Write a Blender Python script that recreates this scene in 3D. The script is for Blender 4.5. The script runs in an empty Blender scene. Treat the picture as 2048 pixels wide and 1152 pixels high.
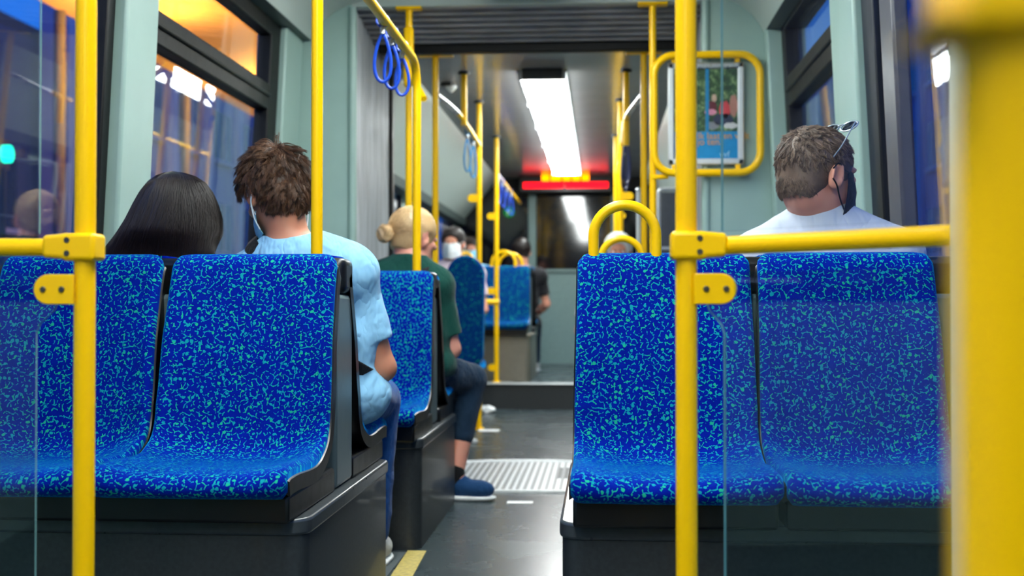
import bpy, math, random
import numpy as np
from mathutils import Vector, Matrix, Euler

C = bpy.context.scene.collection
PI = math.pi
rnd = random.Random(7)
nprs = np.random.RandomState(3)

# ------------------------------------------------------------------ camera, world, exposure
F_PX, EYE = 2400.0, 0.852
YAW, PITCH = math.atan(176 / F_PX), math.atan(34 / F_PX)
sc = bpy.context.scene
cd = bpy.data.cameras.new('camera')
cam = bpy.data.objects.new('camera', cd); C.objects.link(cam)
cd.sensor_width = 36; cd.lens = 36 * F_PX / 2048
cam.location = (0, 0, EYE)
cam.rotation_euler = (PI / 2 + PITCH, 0, YAW)
cd.clip_start = 0.02
cd.dof.use_dof = True; cd.dof.focus_distance = 2.95; cd.dof.aperture_fstop = 3.0
sc.camera = cam
sc.view_settings.view_transform = 'Standard'
sc.view_settings.look = 'None'
sc.view_settings.gamma = 1
sc.view_settings.use_curve_mapping = False
sc.view_settings.exposure = 0.35

LAMP = 24.0            # luminance of the ceiling light strips
w = bpy.data.worlds.new('dusk'); sc.world = w; w.use_nodes = True
nt = w.node_tree; nt.nodes.clear()
wo = nt.nodes.new('ShaderNodeOutputWorld'); bg = nt.nodes.new('ShaderNodeBackground')
tc = nt.nodes.new('ShaderNodeTexCoord'); sx = nt.nodes.new('ShaderNodeSeparateXYZ')
cr = nt.nodes.new('ShaderNodeValToRGB'); nz = nt.nodes.new('ShaderNodeTexNoise')
mx = nt.nodes.new('ShaderNodeMath'); mx.operation = 'MULTIPLY_ADD'; mx.inputs[1].default_value = 0.12
nz.inputs['Scale'].default_value = 9
nt.links.new(tc.outputs['Generated'], sx.inputs[0]); nt.links.new(tc.outputs['Generated'], nz.inputs['Vector'])
nt.links.new(nz.outputs['Fac'], mx.inputs[0]); nt.links.new(sx.outputs['Z'], mx.inputs[2])
nt.links.new(mx.outputs[0], cr.inputs[0]); nt.links.new(cr.outputs[0], bg.inputs[0]); nt.links.new(bg.outputs[0], wo.inputs[0])
e = cr.color_ramp.elements
e[0].position = 0.0; e[0].color = (0.03, 0.16, 0.75, 1)
e[1].position = 0.45; e[1].color = (0.0, 0.2, 0.95, 1)
bg.inputs[1].default_value = 1.0


def at(px, py, Y):
    """the world point on the picture's ray through (px, py) at distance Y down the aisle"""
    x, y, z = (px - 1024) / F_PX, 1.0, -(py - 576) / F_PX
    y, z = y * math.cos(PITCH) - z * math.sin(PITCH), y * math.sin(PITCH) + z * math.cos(PITCH)
    x, y = x * math.cos(YAW) - y * math.sin(YAW), x * math.sin(YAW) + y * math.cos(YAW)
    return Vector((x / y * Y, Y, EYE + z / y * Y))


# ------------------------------------------------------------------ materials
def lin(r, g, b):
    f = lambda c: (c / 255 / 12.92) if c <= 10 else ((c / 255 + 0.055) / 1.055) ** 2.4
    return (f(r), f(g), f(b), 1)


class N:
    """small node-tree helper"""
    def __init__(s, name):
        s.m = bpy.data.materials.new(name); s.m.use_nodes = True
        s.t = s.m.node_tree; s.t.nodes.clear()
        s.out = s.n('ShaderNodeOutputMaterial')

    def n(s, typ, **kw):
        o = s.t.nodes.new(typ)
        for k, v in kw.items():
            if isinstance(k, str) and hasattr(o, k): setattr(o, k, v)
        return o

    def l(s, a, b): s.t.links.new(a, b)

    def coord(s, kind='Object', scale=(1, 1, 1), rot=(0, 0, 0)):
        t = s.n('ShaderNodeTexCoord'); m = s.n('ShaderNodeMapping')
        s.l(t.outputs[kind], m.inputs[0]); m.inputs['Scale'].default_value = scale; m.inputs['Rotation'].default_value = rot
        return m.outputs[0]

    def noise(s, vec, scale, detail=3, rough=0.5):
        o = s.n('ShaderNodeTexNoise'); s.l(vec, o.inputs['Vector']); o.inputs['Scale'].default_value = scale
        o.inputs['Detail'].default_value = detail; o.inputs['Roughness'].default_value = rough
        return o.outputs['Fac']

    def math(s, op, a, b=None, c=None):
        o = s.n('ShaderNodeMath'); o.operation = op
        for i, v in enumerate((a, b, c)):
            if v is None: continue
            if isinstance(v, (int, float)): o.inputs[i].default_value = v
            else: s.l(v, o.inputs[i])
        return o.outputs[0]

    def ramp(s, fac, stops, interp='LINEAR'):
        o = s.n('ShaderNodeValToRGB'); s.l(fac, o.inputs[0]); r = o.color_ramp; r.interpolation = interp
        while len(r.elements) < len(stops): r.elements.new(0.5)
        for el, (p, c) in zip(r.elements, stops): el.position = p; el.color = c
        return o.outputs[0]

    def mix(s, fac, a, b):
        o = s.n('ShaderNodeMix'); o.data_type = 'RGBA'
        for i, v in ((0, fac), (6, a), (7, b)):
            if isinstance(v, (int, float, tuple)): o.inputs[i].default_value = v
            else: s.l(v, o.inputs[i])
        return o.outputs[2]

    def bsdf(s, col, rough=0.5, metal=0.0, spec=0.5, bump=None, strength=0.2, dist=0.002, **kw):
        b = s.n('ShaderNodeBsdfPrincipled')
        for k, v in (('Base Color', col), ('Roughness', rough), ('Metallic', metal), ('Specular IOR Level', spec)):
            if isinstance(v, (int, float, tuple)): b.inputs[k].default_value = v
            else: s.l(v, b.inputs[k])
        for k, v in kw.items(): b.inputs[k.replace('_', ' ')].default_value = v
        if bump is not None:
            bp = s.n('ShaderNodeBump'); bp.inputs['Strength'].default_value = strength; bp.inputs['Distance'].default_value = dist
            s.l(bump, bp.inputs['Height']); s.l(bp.outputs[0], b.inputs['Normal'])
        s.l(b.outputs[0], s.out.inputs[0])
        return b


def plain(name, rgb, rough=0.5, metal=0.0, var=0.08, scale=30, bump=0.0, spec=0.5, stretch=(1, 1, 1), **kw):
    """a painted or moulded surface with slight wear"""
    g = N(name); c = lin(*rgb); v = g.coord('Object', stretch)
    n = g.noise(v, scale, 4)
    d = tuple(x * (1 - var) for x in c[:3]) + (1,); l_ = tuple(min(1, x * (1 + var)) for x in c[:3]) + (1,)
    col = g.ramp(n, [(0.3, d), (0.7, l_)])
    r = g.math('MULTIPLY_ADD', n, 0.12, rough - 0.06)
    g.bsdf(col, r, metal, spec, bump=n if bump else None, strength=bump or 0.1, **kw)
    return g.m


def emis(name, rgb, power):
    g = N(name); e_ = g.n('ShaderNodeEmission'); e_.inputs[0].default_value = lin(*rgb); e_.inputs[1].default_value = power
    g.l(e_.outputs[0], g.out.inputs[0]); return g.m


def glass(name, tint=(0.97, 0.99, 1.0), dirt=0.03, dirt_rgb=(200, 205, 215), ior=1.5, streak=(1, 1, 1), gain=1.0):
    """thin pane: transmits, reflects by angle, and carries a faint film of dirt"""
    g = N(name)
    tr = g.n('ShaderNodeBsdfTransparent'); tr.inputs[0].default_value = tint + (1,)
    gl = g.n('ShaderNodeBsdfGlossy'); gl.inputs['Roughness'].default_value = 0.02
    fr = g.n('ShaderNodeFresnel'); fr.inputs[0].default_value = ior
    # the back face of a pane would read an inverted index: use the facing angle of both sides alike
    lw = g.n('ShaderNodeLayerWeight'); lw.inputs[0].default_value = 0.5
    f = g.math('POWER', lw.outputs['Facing'], 4.0)
    f = g.math('MULTIPLY_ADD', f, 0.85 * gain, 0.055 * gain)
    m1 = g.n('ShaderNodeMixShader'); g.l(f, m1.inputs[0]); g.l(tr.outputs[0], m1.inputs[1]); g.l(gl.outputs[0], m1.inputs[2])
    df = g.n('ShaderNodeBsdfDiffuse'); df.inputs[0].default_value = lin(*dirt_rgb)
    tl = g.n('ShaderNodeBsdfTranslucent'); tl.inputs[0].default_value = lin(*dirt_rgb)
    ad = g.n('ShaderNodeMixShader'); ad.inputs[0].default_value = 0.5
    g.l(df.outputs[0], ad.inputs[1]); g.l(tl.outputs[0], ad.inputs[2])
    v = g.coord('Object', streak)
    n = g.noise(v, 6, 5, 0.65); n2 = g.noise(v, 120, 2)
    k = g.math('MULTIPLY', g.ramp(n, [(0.3, (0.4, 0.4, 0.4, 1)), (0.75, (1, 1, 1, 1))]), dirt)
    sp = g.ramp(n2, [(0.70, (0, 0, 0, 1)), (0.76, (1, 1, 1, 1))])
    k = g.math('ADD', k, g.math('MULTIPLY', sp, dirt * 1.5))
    m2 = g.n('ShaderNodeMixShader'); g.l(k, m2.inputs[0]); g.l(m1.outputs[0], m2.inputs[1]); g.l(ad.outputs[0], m2.inputs[2])
    g.l(m2.outputs[0], g.out.inputs[0])
    return g.m


def fabric(name, base=(0, 15, 120), light=(2, 30, 150), teal=(16, 148, 156), s=1.0):
    """moquette: short broken teal squiggles and flecks on royal blue, laid out in metres along the upholstery"""
    g = N(name); v = g.coord('UV', (s, s, s))
    wv = g.n('ShaderNodeTexNoise'); g.l(v, wv.inputs['Vector']); wv.inputs['Scale'].default_value = 55; wv.inputs['Detail'].default_value = 2
    vm = g.n('ShaderNodeVectorMath'); vm.operation = 'MULTIPLY_ADD'; g.l(wv.outputs['Color'], vm.inputs[0])
    vm.inputs[1].default_value = (0.012, 0.012, 0.0); g.l(v, vm.inputs[2])
    vec = vm.outputs[0]
    ed = g.n('ShaderNodeTexVoronoi'); ed.voronoi_dimensions = '2D'; ed.feature = 'DISTANCE_TO_EDGE'; ed.inputs['Scale'].default_value = 74
    g.l(vec, ed.inputs['Vector'])
    line = g.math('LESS_THAN', ed.outputs['Distance'], 0.088)
    cut = g.n('ShaderNodeTexNoise'); g.l(v, cut.inputs['Vector']); cut.inputs['Scale'].default_value = 105; cut.inputs['Detail'].default_value = 1
    keep = g.math('GREATER_THAN', cut.outputs['Fac'], 0.508)
    seg = g.math('MULTIPLY', line, keep)
    dot = g.n('ShaderNodeTexVoronoi'); dot.voronoi_dimensions = '2D'; dot.inputs['Scale'].default_value = 95; g.l(vec, dot.inputs['Vector'])
    sep = g.n('ShaderNodeSeparateColor'); g.l(dot.outputs['Color'], sep.inputs[0])
    spot = g.math('MULTIPLY', g.math('LESS_THAN', dot.outputs['Distance'], 0.36), g.math('GREATER_THAN', sep.outputs[0], 0.86))
    k = g.math('MAXIMUM', seg, spot)
    tone = g.noise(v, 26, 2)
    b_ = g.mix(tone, lin(*base), lin(*light))
    t_ = g.mix(g.math('GREATER_THAN', sep.outputs[1], 0.7), lin(*teal), lin(30, 170, 132))
    pile = g.noise(v, 900, 2)
    g.bsdf(g.mix(k, b_, t_), 0.9, 0, 0.05, bump=g.math('MULTIPLY_ADD', k, 0.5, pile), strength=0.25, dist=0.001,
           Sheen_Weight=0.6, Sheen_Roughness=0.4, Sheen_Tint=(0.0, 0.36, 1.0, 1))
    return g.m


def ribbed(name, rgb, axis, freq, rough=0.5, depth=0.6, dark=0.35):
    g = N(name); v = g.coord('Object')
    wv = g.n('ShaderNodeTexWave'); wv.bands_direction = axis; wv.inputs['Scale'].default_value = freq; wv.inputs['Distortion'].default_value = 0.3
    wv.inputs['Detail'].default_value = 0; g.l(v, wv.inputs['Vector'])
    c = lin(*rgb)
    g.bsdf(c, rough, 0, 0.4, bump=wv.outputs['Fac'], strength=depth, dist=0.02)
    return g.m


M = {}
M['wall'] = plain('pale_green_panel', (150, 178, 170), 0.42, var=0.04, scale=8)
M['wall_dim'] = plain('grey_green_panel', (106, 130, 128), 0.42, var=0.04, scale=8)
M['duct'] = plain('duct_panel', (70, 84, 82), 0.5)
M['ceiling'] = plain('ceiling_panel', (176, 190, 184), 0.4, var=0.03, scale=5)
M['ceiling_far'] = plain('satin_ceiling', (148, 148, 150), 0.2, var=0.03, scale=5)
_y = N('yellow_paint'); _y.bsdf(lin(255, 199, 0), 0.3, 0, 0.28); M['yellow'] = _y.m
M['black'] = plain('black_plastic', (7, 7, 9), 0.34, var=0.2)
M['rubber'] = plain('black_gasket', (7, 9, 10), 0.5, var=0.2, spec=0.3)
M['box'] = plain('charcoal_laminate', (42, 46, 48), 0.42, var=0.22, scale=90, Coat_Weight=0.1)
M['rim'] = plain('charcoal_edge', (52, 57, 60), 0.3, var=0.15, scale=60)
M['panel'] = plain('grey_plastic', (92, 108, 110), 0.35, var=0.05)
M['silver'] = plain('brushed_aluminium', (200, 204, 206), 0.28, metal=0.9, var=0.04)
M['alu'] = plain('matt_aluminium', (206, 212, 214), 0.4, metal=0.3, var=0.03)
M['steel'] = plain('steel_sheet', (140, 134, 122), 0.35, metal=0.7, var=0.05)
M['screw'] = plain('steel_screw', (96, 92, 80), 0.35, metal=0.8)
M['fabric'] = fabric('moquette')
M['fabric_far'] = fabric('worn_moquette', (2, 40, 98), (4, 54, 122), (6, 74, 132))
M['blue_strap'] = plain('blue_strap', (16, 72, 196), 0.4, var=0.08)
M['teal_strap'] = plain('teal_strap', (0, 118, 176), 0.4)
M['navy_strap'] = plain('navy_strap', (22, 28, 74), 0.4)
M['strip'] = emis('lamp_diffuser', (246, 252, 250), LAMP)
M['red_led'] = emis('red_led', (255, 14, 28), 3.0)
M['amber_led'] = emis('amber_led', (255, 120, 0), 4.5)
M['green_led'] = emis('green_sign', (20, 120, 60), 0.7)
M['white_led'] = emis('sign_white', (190, 230, 200), 1.0)
M['bulb'] = emis('added_orange_bulb', (255, 150, 20), 60)  # for the lamps added under the made-up canopy
M['pane'] = glass('window_pane', dirt=0.018)
M['screen'] = glass('screen_pane', tint=(0.80, 0.91, 0.93), dirt=0.003, gain=0.6)
M['screen_clear'] = glass('upper_screen_pane', tint=(0.97, 0.985, 0.985), dirt=0.005, gain=0.6)
M['edge'] = plain('polished_glass_edge', (120, 170, 170), 0.15, var=0.02)
M['white'] = plain('white_plastic', (238, 242, 242), 0.5)
M['soffit'] = plain('added_canopy_soffit', (215, 190, 160), 0.7)  # underside of the made-up canopy, pale to catch the added orange light
M['tape'] = plain('worn_yellow_tape', (176, 158, 84), 0.6, var=0.25, scale=60)


def floor_mat():
    g = N('grey_sheet_floor'); v = g.coord('Object')
    n = g.noise(v, 2.2, 6, 0.65); s_ = g.noise(g.coord('Object', (7, 1, 1)), 14, 4, 0.7); f_ = g.noise(v, 420, 2)
    c = g.mix(n, lin(34, 44, 47), lin(62, 74, 78))
    c = g.mix(g.ramp(s_, [(0.55, (0, 0, 0, 1)), (0.72, (0.5, 0.5, 0.5, 1))]), c, lin(84, 96, 99))
    r = g.ramp(n, [(0.3, (0.24, 0.24, 0.24, 1)), (0.7, (0.30, 0.30, 0.30, 1))])
    g.bsdf(c, r, 0, 0.2, bump=f_, strength=0.08, dist=0.001)
    return g.m


M['floor'] = floor_mat()


def hair_mat(name, dark, light):
    g = N(name); v = g.coord('Object', (1, 1, 0.15)); n = g.noise(v, 220, 3, 0.7); n2 = g.noise(g.coord('Object'), 18, 2)
    ri = g.n('ShaderNodeNewGeometry').outputs['Random Per Island']
    k = g.math('MULTIPLY_ADD', ri, 0.45, g.math('MULTIPLY_ADD', n2, 0.4, g.math('MULTIPLY', n, 0.2)))
    c = g.ramp(k, [(0.2, lin(*dark)), (0.85, lin(*light))])
    g.bsdf(c, 0.38, 0, 0.5)
    return g.m


def skin_mat(name, rgb, red=0.3):
    g = N(name); n = g.noise(g.coord('Object'), 22, 4)
    a = lin(*rgb); b_ = (a[0], a[1] * 0.8, a[2] * 0.78, 1)
    g.bsdf(g.mix(n, a, b_), 0.5, 0, 0.4, bump=g.noise(g.coord('Object'), 300, 2), strength=0.05,
           Subsurface_Weight=0.15, Subsurface_Radius=(0.012, 0.004, 0.002), Subsurface_Scale=1.0)
    return g.m


def cloth_mat(name, rgb, fold=0.5, scale=7, var=0.07):
    g = N(name); v = g.coord('Object', (1.6, 1.0, 0.8), (0.3, 0.5, 0.6))
    n = g.noise(v, scale, 3, 0.55); rdg = g.math('ABSOLUTE', g.math('SUBTRACT', n, 0.5))
    fine = g.noise(g.coord('Object'), 700, 1)
    c = lin(*rgb); d = tuple(x * (1 - var) for x in c[:3]) + (1,)
    g.bsdf(g.mix(fine, c, d), 0.85, 0, 0.2, bump=rdg, strength=fold, dist=0.05, Sheen_Weight=0.1)
    return g.m


# ------------------------------------------------------------------ mesh helpers
class MB:
    def __init__(s): s.v = []; s.f = []; s.uv = None

    def add(s, vs, fs):
        o = len(s.v); s.v += [tuple(p) for p in vs]; s.f += [tuple(i + o for i in q) for q in fs]; return s

    def box(s, x0, x1, y0, y1, z0, z1, dx=0.0):
        """dx shifts the top in x (leaning walls)"""
        vs = [(x0, y0, z0), (x1, y0, z0), (x1, y1, z0), (x0, y1, z0), (x0 + dx, y0, z1), (x1 + dx, y0, z1), (x1 + dx, y1, z1), (x0 + dx, y1, z1)]
        return s.add(vs, [(0, 3, 2, 1), (4, 5, 6, 7), (0, 1, 5, 4), (1, 2, 6, 5), (2, 3, 7, 6), (3, 0, 4, 7)])

    def tube(s, pts, r, seg=14, closed=False, cap=True, flat=None):
        """round tube (or flat = (r across, r thin, axis)) along pts; r may be a list"""
        pts = [Vector(p) for p in pts]; n = len(pts); o = len(s.v)
        rs = r if isinstance(r, (list, tuple)) else [r] * n
        up = None
        for i, p in enumerate(pts):
            a = pts[(i - 1) % n] if (closed or i > 0) else p
            b = pts[(i + 1) % n] if (closed or i < n - 1) else p
            t = (b - a).normalized()
            if up is None:
                up = Vector((0, 0, 1)) if abs(t.z) < 0.9 else Vector((0, 1, 0))
                if flat: up = Vector(flat[2])
            u = (up - t * up.dot(t)).normalized(); w_ = t.cross(u)
            if not flat: up = u
            for k in range(seg):
                an = 2 * PI * k / seg
                ra, rb = (flat[0], flat[1]) if flat else (rs[i], rs[i])
                s.v.append(tuple(p + u * (math.cos(an) * ra) + w_ * (math.sin(an) * rb)))
        m = n if closed else n - 1
        for i in range(m):
            j = (i + 1) % n
            for k in range(seg):
                k2 = (k + 1) % seg
                s.f.append((o + i * seg + k, o + i * seg + k2, o + j * seg + k2, o + j * seg + k))
        if cap and not closed:
            s.f.append(tuple(o + k for k in reversed(range(seg)))); s.f.append(tuple(o + (n - 1) * seg + k for k in range(seg)))
        return s

    def prism(s, outline, axis, a0, a1):
        """outline in the two other axes, extruded along axis from a0 to a1"""
        def put(p, a):
            if axis == 'y': return (p[0], a, p[1])
            if axis == 'x': return (a, p[0], p[1])
            return (p[0], p[1], a)
        n = len(outline)
        vs = [put(p, a0) for p in outline] + [put(p, a1) for p in outline]
        fs = [tuple(range(n)), tuple(reversed(range(n, 2 * n)))]
        fs += [(i, n + i, n + (i + 1) % n, (i + 1) % n) for i in range(n)]
        return s.add(vs, fs)

    def slab(s, top, bot):
        """closed solid between two equal grids of points (rows x cols)"""
        R, K = len(top), len(top[0]); o = len(s.v)
        s.v += [tuple(p) for row in top for p in row] + [tuple(p) for row in bot for p in row]
        t = lambda i, j: o + i * K + j
        b = lambda i, j: o + R * K + i * K + j
        for i in range(R - 1):
            for j in range(K - 1):
                s.f.append((t(i, j), t(i, j + 1), t(i + 1, j + 1), t(i + 1, j)))
                s.f.append((b(i, j), b(i + 1, j), b(i + 1, j + 1), b(i, j + 1)))
        for i in range(R - 1):
            s.f.append((t(i, 0), t(i + 1, 0), b(i + 1, 0), b(i, 0))); s.f.append((t(i + 1, K - 1), t(i, K - 1), b(i, K - 1), b(i + 1, K - 1)))
        for j in range(K - 1):
            s.f.append((t(0, j + 1), t(0, j), b(0, j), b(0, j + 1))); s.f.append((t(R - 1, j), t(R - 1, j + 1), b(R - 1, j + 1), b(R - 1, j)))
        return s

    def build(s, name, mat, parent=None, bevel=0.0, segs=2, smooth=True, angle=35, recalc=True, loc=None):
        me = bpy.data.meshes.new(name)
        me.from_pydata(s.v, [], s.f); me.update()
        if recalc:
            import bmesh
            bm = bmesh.new(); bm.from_mesh(me); bmesh.ops.recalc_face_normals(bm, faces=bm.faces); bm.to_mesh(me); bm.free()
        if s.uv is not None:
            ul = me.uv_layers.new(name='UVMap')
            idx = np.zeros(len(me.loops), dtype=np.int32); me.loops.foreach_get('vertex_index', idx)
            ul.data.foreach_set('uv', np.asarray(s.uv, dtype=np.float32)[idx].ravel())
        if smooth:
            me.polygons.foreach_set('use_smooth', [True] * len(me.polygons))
            if angle < 180: me.set_sharp_from_angle(angle=math.radians(angle))
        me.materials.append(mat if not isinstance(mat, str) else M[mat])
        o = bpy.data.objects.new(name, me); C.objects.link(o)
        if parent is not None: o.parent = parent
        if loc is not None: o.location = loc
        if bevel:
            b = o.modifiers.new('bevel', 'BEVEL'); b.width = bevel; b.segments = segs; b.limit_method = 'ANGLE'; b.angle_limit = math.radians(40)
            b.harden_normals = False
        return o


def arc_path(pts, r, n=8):
    """round the inner corners of a polyline"""
    pts = [Vector(p) for p in pts]; out = [pts[0]]
    for a, p, b in zip(pts, pts[1:], pts[2:]):
        u, v = (a - p), (b - p); rr = min(r, u.length * 0.49, v.length * 0.49)
        u.normalize(); v.normalize(); p0, p1 = p + u * rr, p + v * rr
        for i in range(n + 1):
            t = i / n; out.append(p0 * (1 - t) ** 2 + p * (2 * t * (1 - t)) + p1 * t ** 2)
    out.append(pts[-1]); return out


def rrect(x0, x1, y0, y1, r, n=6):
    out = []
    for cx, cy, a0 in ((x1 - r, y1 - r, 0), (x0 + r, y1 - r, 90), (x0 + r, y0 + r, 180), (x1 - r, y0 + r, 270)):
        for i in range(n + 1):
            a = math.radians(a0 + 90 * i / n); out.append((cx + r * math.cos(a), cy + r * math.sin(a)))
    return out


def tag(o, label=None, cat=None, group=None, kind=None):
    if label: o['label'] = label
    if cat: o['category'] = cat
    if group: o['group'] = group
    if kind: o['kind'] = kind
    return o


def empty(name, loc=(0, 0, 0), rz=0.0):
    o = bpy.data.objects.new(name, None); C.objects.link(o); o.location = loc; o.rotation_euler = (0, 0, rz)
    o.empty_display_size = 0.05
    return o


def struct(o, label, cat): return tag(o, label, cat, kind='structure')


def copy_tree(o, parent=None):
    c = o.copy(); C.objects.link(c)
    if parent is not None: c.parent = parent
    for ch in o.children: copy_tree(ch, c)
    return c


# ------------------------------------------------------------------ the shell of the tram
XL, XR, XC = -1.60, 0.95, -0.325        # inner faces of the side walls and the middle of the car
Y0, Y1 = -2.4, 5.95                     # front car, from behind the camera to its gangway end
YG0, YG1, YE = 6.0, 7.0, 13.2           # gangway, far car
LEAN = 0.05                             # the upper walls lean in

b = MB().box(-1.75, 1.10, -2.5, 9.84, -0.05, 0)
struct(b.build('floor', 'floor'), 'dark grey sheet floor running down the aisle', 'floor')
b = MB().box(-1.75, 1.10, 9.84, 13.3, -0.05, 0.205)
o = b.build('floor', 'floor'); struct(o, 'raised grey floor at the far end of the tram', 'floor')
st = MB().prism([(9.80, 0.0), (9.84, 0.0), (9.84, 0.205), (9.80, 0.205)], 'x', -1.6, 0.95).build('trim_1', 'box')
struct(st, 'dark riser of the step up to the far floor', 'step')
nb = MB().box(-1.6, 0.95, 9.78, 9.87, 0.203, 0.213).build('step_edge', 'alu', st, bevel=0.003)
tag(nb, 'bright metal nosing on the step')


def wall(side, name, y0, y1, label):
    x = XL if side < 0 else XR; s = side
    root = empty(name, (x, (y0 + y1) / 2, 0)); struct(root, label, 'wall')
    T = Matrix.Translation(-Vector(root.location))
    def put(nm, mb, mat, bev=0.004):
        mb.v = [tuple(T @ Vector(p)) for p in mb.v]; return mb.build(nm, mat, root, bevel=bev)
    xo = x + s * 0.10
    put('lower_panel', MB().box(min(x, xo), max(x, xo), y0, y1, 0, 0.872), 'wall')
    return root, put


WL, putL = wall(-1, 'wall_left', Y0 - .1, Y1 + .05, 'pale green left side wall of the tram below and above the windows')
WR, putR = wall(1, 'wall_right', Y0 - .1, Y1 + .05, 'pale green right side wall of the tram below and above the windows')
putL('skirting', MB().box(XL, XL + 0.012, Y0, Y1, 0, 0.10), 'box')
putR('skirting', MB().box(XR - 0.012, XR, Y0, Y1, 0, 0.10), 'box')


def pillar(n, side, x_in, ya, yb, label, z0=0.86, mat='wall'):
    x = XL if side < 0 else XR; xo = x + side * 0.1
    dx = -side * LEAN * (2.21 - z0) * 0.9
    m = MB().box(min(x_in, xo), max(x_in, xo), ya, yb, z0, 2.21, dx)
    return struct(m.build('trim_%d' % n, mat, bevel=0.012, segs=3), label, 'pillar')


pillar(2, -1, -1.545, 3.72, 3.99, 'pale green pillar between the two left windows')
pillar(3, -1, -1.552, 5.64, 5.95, 'pale green pillar at the far end of the left windows')
pillar(4, 1, 0.905, 4.155, 4.55, 'wide pale green pillar right of the man with sunglasses')
pillar(5, 1, 0.862, 5.86, 5.95, 'narrow pale green pillar beyond the right sliding window')


def window(n, side, ya, yb, jamb_a, jamb_b, transom, label, z0=0.872, z1=2.19, topf=0.075):
    x = XL if side < 0 else XR
    xf0, xf1 = (x - 0.055, x + 0.012) if side < 0 else (x - 0.012, x + 0.055)
    dz = lambda z: -side * LEAN * (z - z0)
    root = empty('window_%d' % n, (x, (ya + yb) / 2, z0)); struct(root, label, 'window')
    T = -Vector(root.location)
    def bx(m, y0, y1, za, zb, a=xf0, b_=xf1):
        m.add([tuple(Vector(p) + T) for p in
               [(a + dz(za), y0, za), (b_ + dz(za), y0, za), (b_ + dz(za), y1, za), (a + dz(za), y1, za),
                (a + dz(zb), y0, zb), (b_ + dz(zb), y0, zb), (b_ + dz(zb), y1, zb), (a + dz(zb), y1, zb)]],
              [(0, 3, 2, 1), (4, 5, 6, 7), (0, 1, 5, 4), (1, 2, 6, 5), (2, 3, 7, 6), (3, 0, 4, 7)])
        return m
    fr = MB(); bx(fr, ya, ya + jamb_a, z0, z1); bx(fr, yb - jamb_b, yb, z0, z1)
    bx(fr, ya, yb, z0, z0 + 0.05); bx(fr, ya, yb, z1 - topf, z1)
    fr.build('window_frame', 'rubber', root, bevel=0.006)
    lo, hi = z0 + 0.05, z1 - topf
    if transom:
        t = MB(); bx(t, ya + jamb_a, yb - jamb_b, transom[0], transom[1])
        m2 = (transom[0] + transom[1]) / 2
        bx(t, ya + jamb_a, yb - jamb_b, m2 - 0.004, m2 + 0.012, xf0 - 0.0, xf1 + (0.012 if side < 0 else 0.0)) if side < 0 else bx(t, ya + jamb_a, yb - jamb_b, m2 - 0.004, m2 + 0.012, xf0 - 0.012, xf1)
        t.build('transom', 'rubber', root, bevel=0.006)
    g = (x - 0.035, x - 0.030) if side < 0 else (x + 0.030, x + 0.035)
    if transom:
        bx(MB(), ya + jamb_a, yb - jamb_b, lo, transom[0], *g).build('pane', 'pane', root)
        bx(MB(), ya + jamb_a, yb - jamb_b, transom[1], hi, *g).build('pane', 'pane', root)
    else:
        bx(MB(), ya + jamb_a, yb - jamb_b, lo, hi, *g).build('pane', 'pane', root)
    return root


window(1, -1, Y0, 3.72, 0.05, 0.06, None, 'large side window at the left edge, behind the yellow pole')
window(2, -1, 3.99, 5.64, 0.05, 0.15, (1.765, 1.885), 'left window with a tilting top pane behind the seated couple')
window(3, 1, 4.55, 5.86, 0.05, 0.09, (1.795, 1.935), 'right window with a black transom beyond the man with sunglasses', topf=0.022)
w4 = window(4, 1, Y0, 4.155, 0.05, 0.16, None, 'large right side window near the yellow post')
m = MB().box(-0.03, 0.02, 3.70 - .8775, 3.86 - .8775, 0.05, 1.25, -0.055)
m.build('mullion', plain('grey_mullion', (70, 70, 84), 0.35), w4, bevel=0.01)


def cove(name, side, y0, y1, z_shift=0.0, far=False):
    """duct and curved cornice along the top of a side wall, as a solid extruded along the car"""
    x = XL if side < 0 else XR
    s = -side
    prof = [(-0.04, 2.185), (0.145, 2.185), (0.150, 2.195)]
    arc = [(0.165, 2.225), (0.20, 2.275), (0.26, 2.325), (0.34, 2.365), (0.46, 2.40), (0.62, 2.42)]
    root = empty(name, (x, (y0 + y1) / 2, 2.18))
    def mk(pr, nm, mat):
        m = MB().prism([(x + s * a, z) for a, z in pr], 'y', y0, y1)
        m.v = [(p[0] - x, p[1] - (y0 + y1) / 2, p[2] - 2.18) for p in m.v]
        return m.build(nm, mat, root, angle=50)
    mk([(-0.04, 2.185), (0.145, 2.185), (0.145, 2.24), (-0.04, 2.24)], 'duct', 'duct')
    mk([(0.146, 2.188)] + arc + [(0.62, 2.47), (-0.04, 2.47), (-0.04, 2.241), (0.146, 2.241)], 'cornice', 'ceiling')
    m = MB()
    m.box(s * 0.06, s * 0.072, -(y1 - y0) / 2 + 0.02, (y1 - y0) / 2 - 0.02, 0.0, 0.004)
    m.build('slot', 'rubber', root)
    return root


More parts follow.
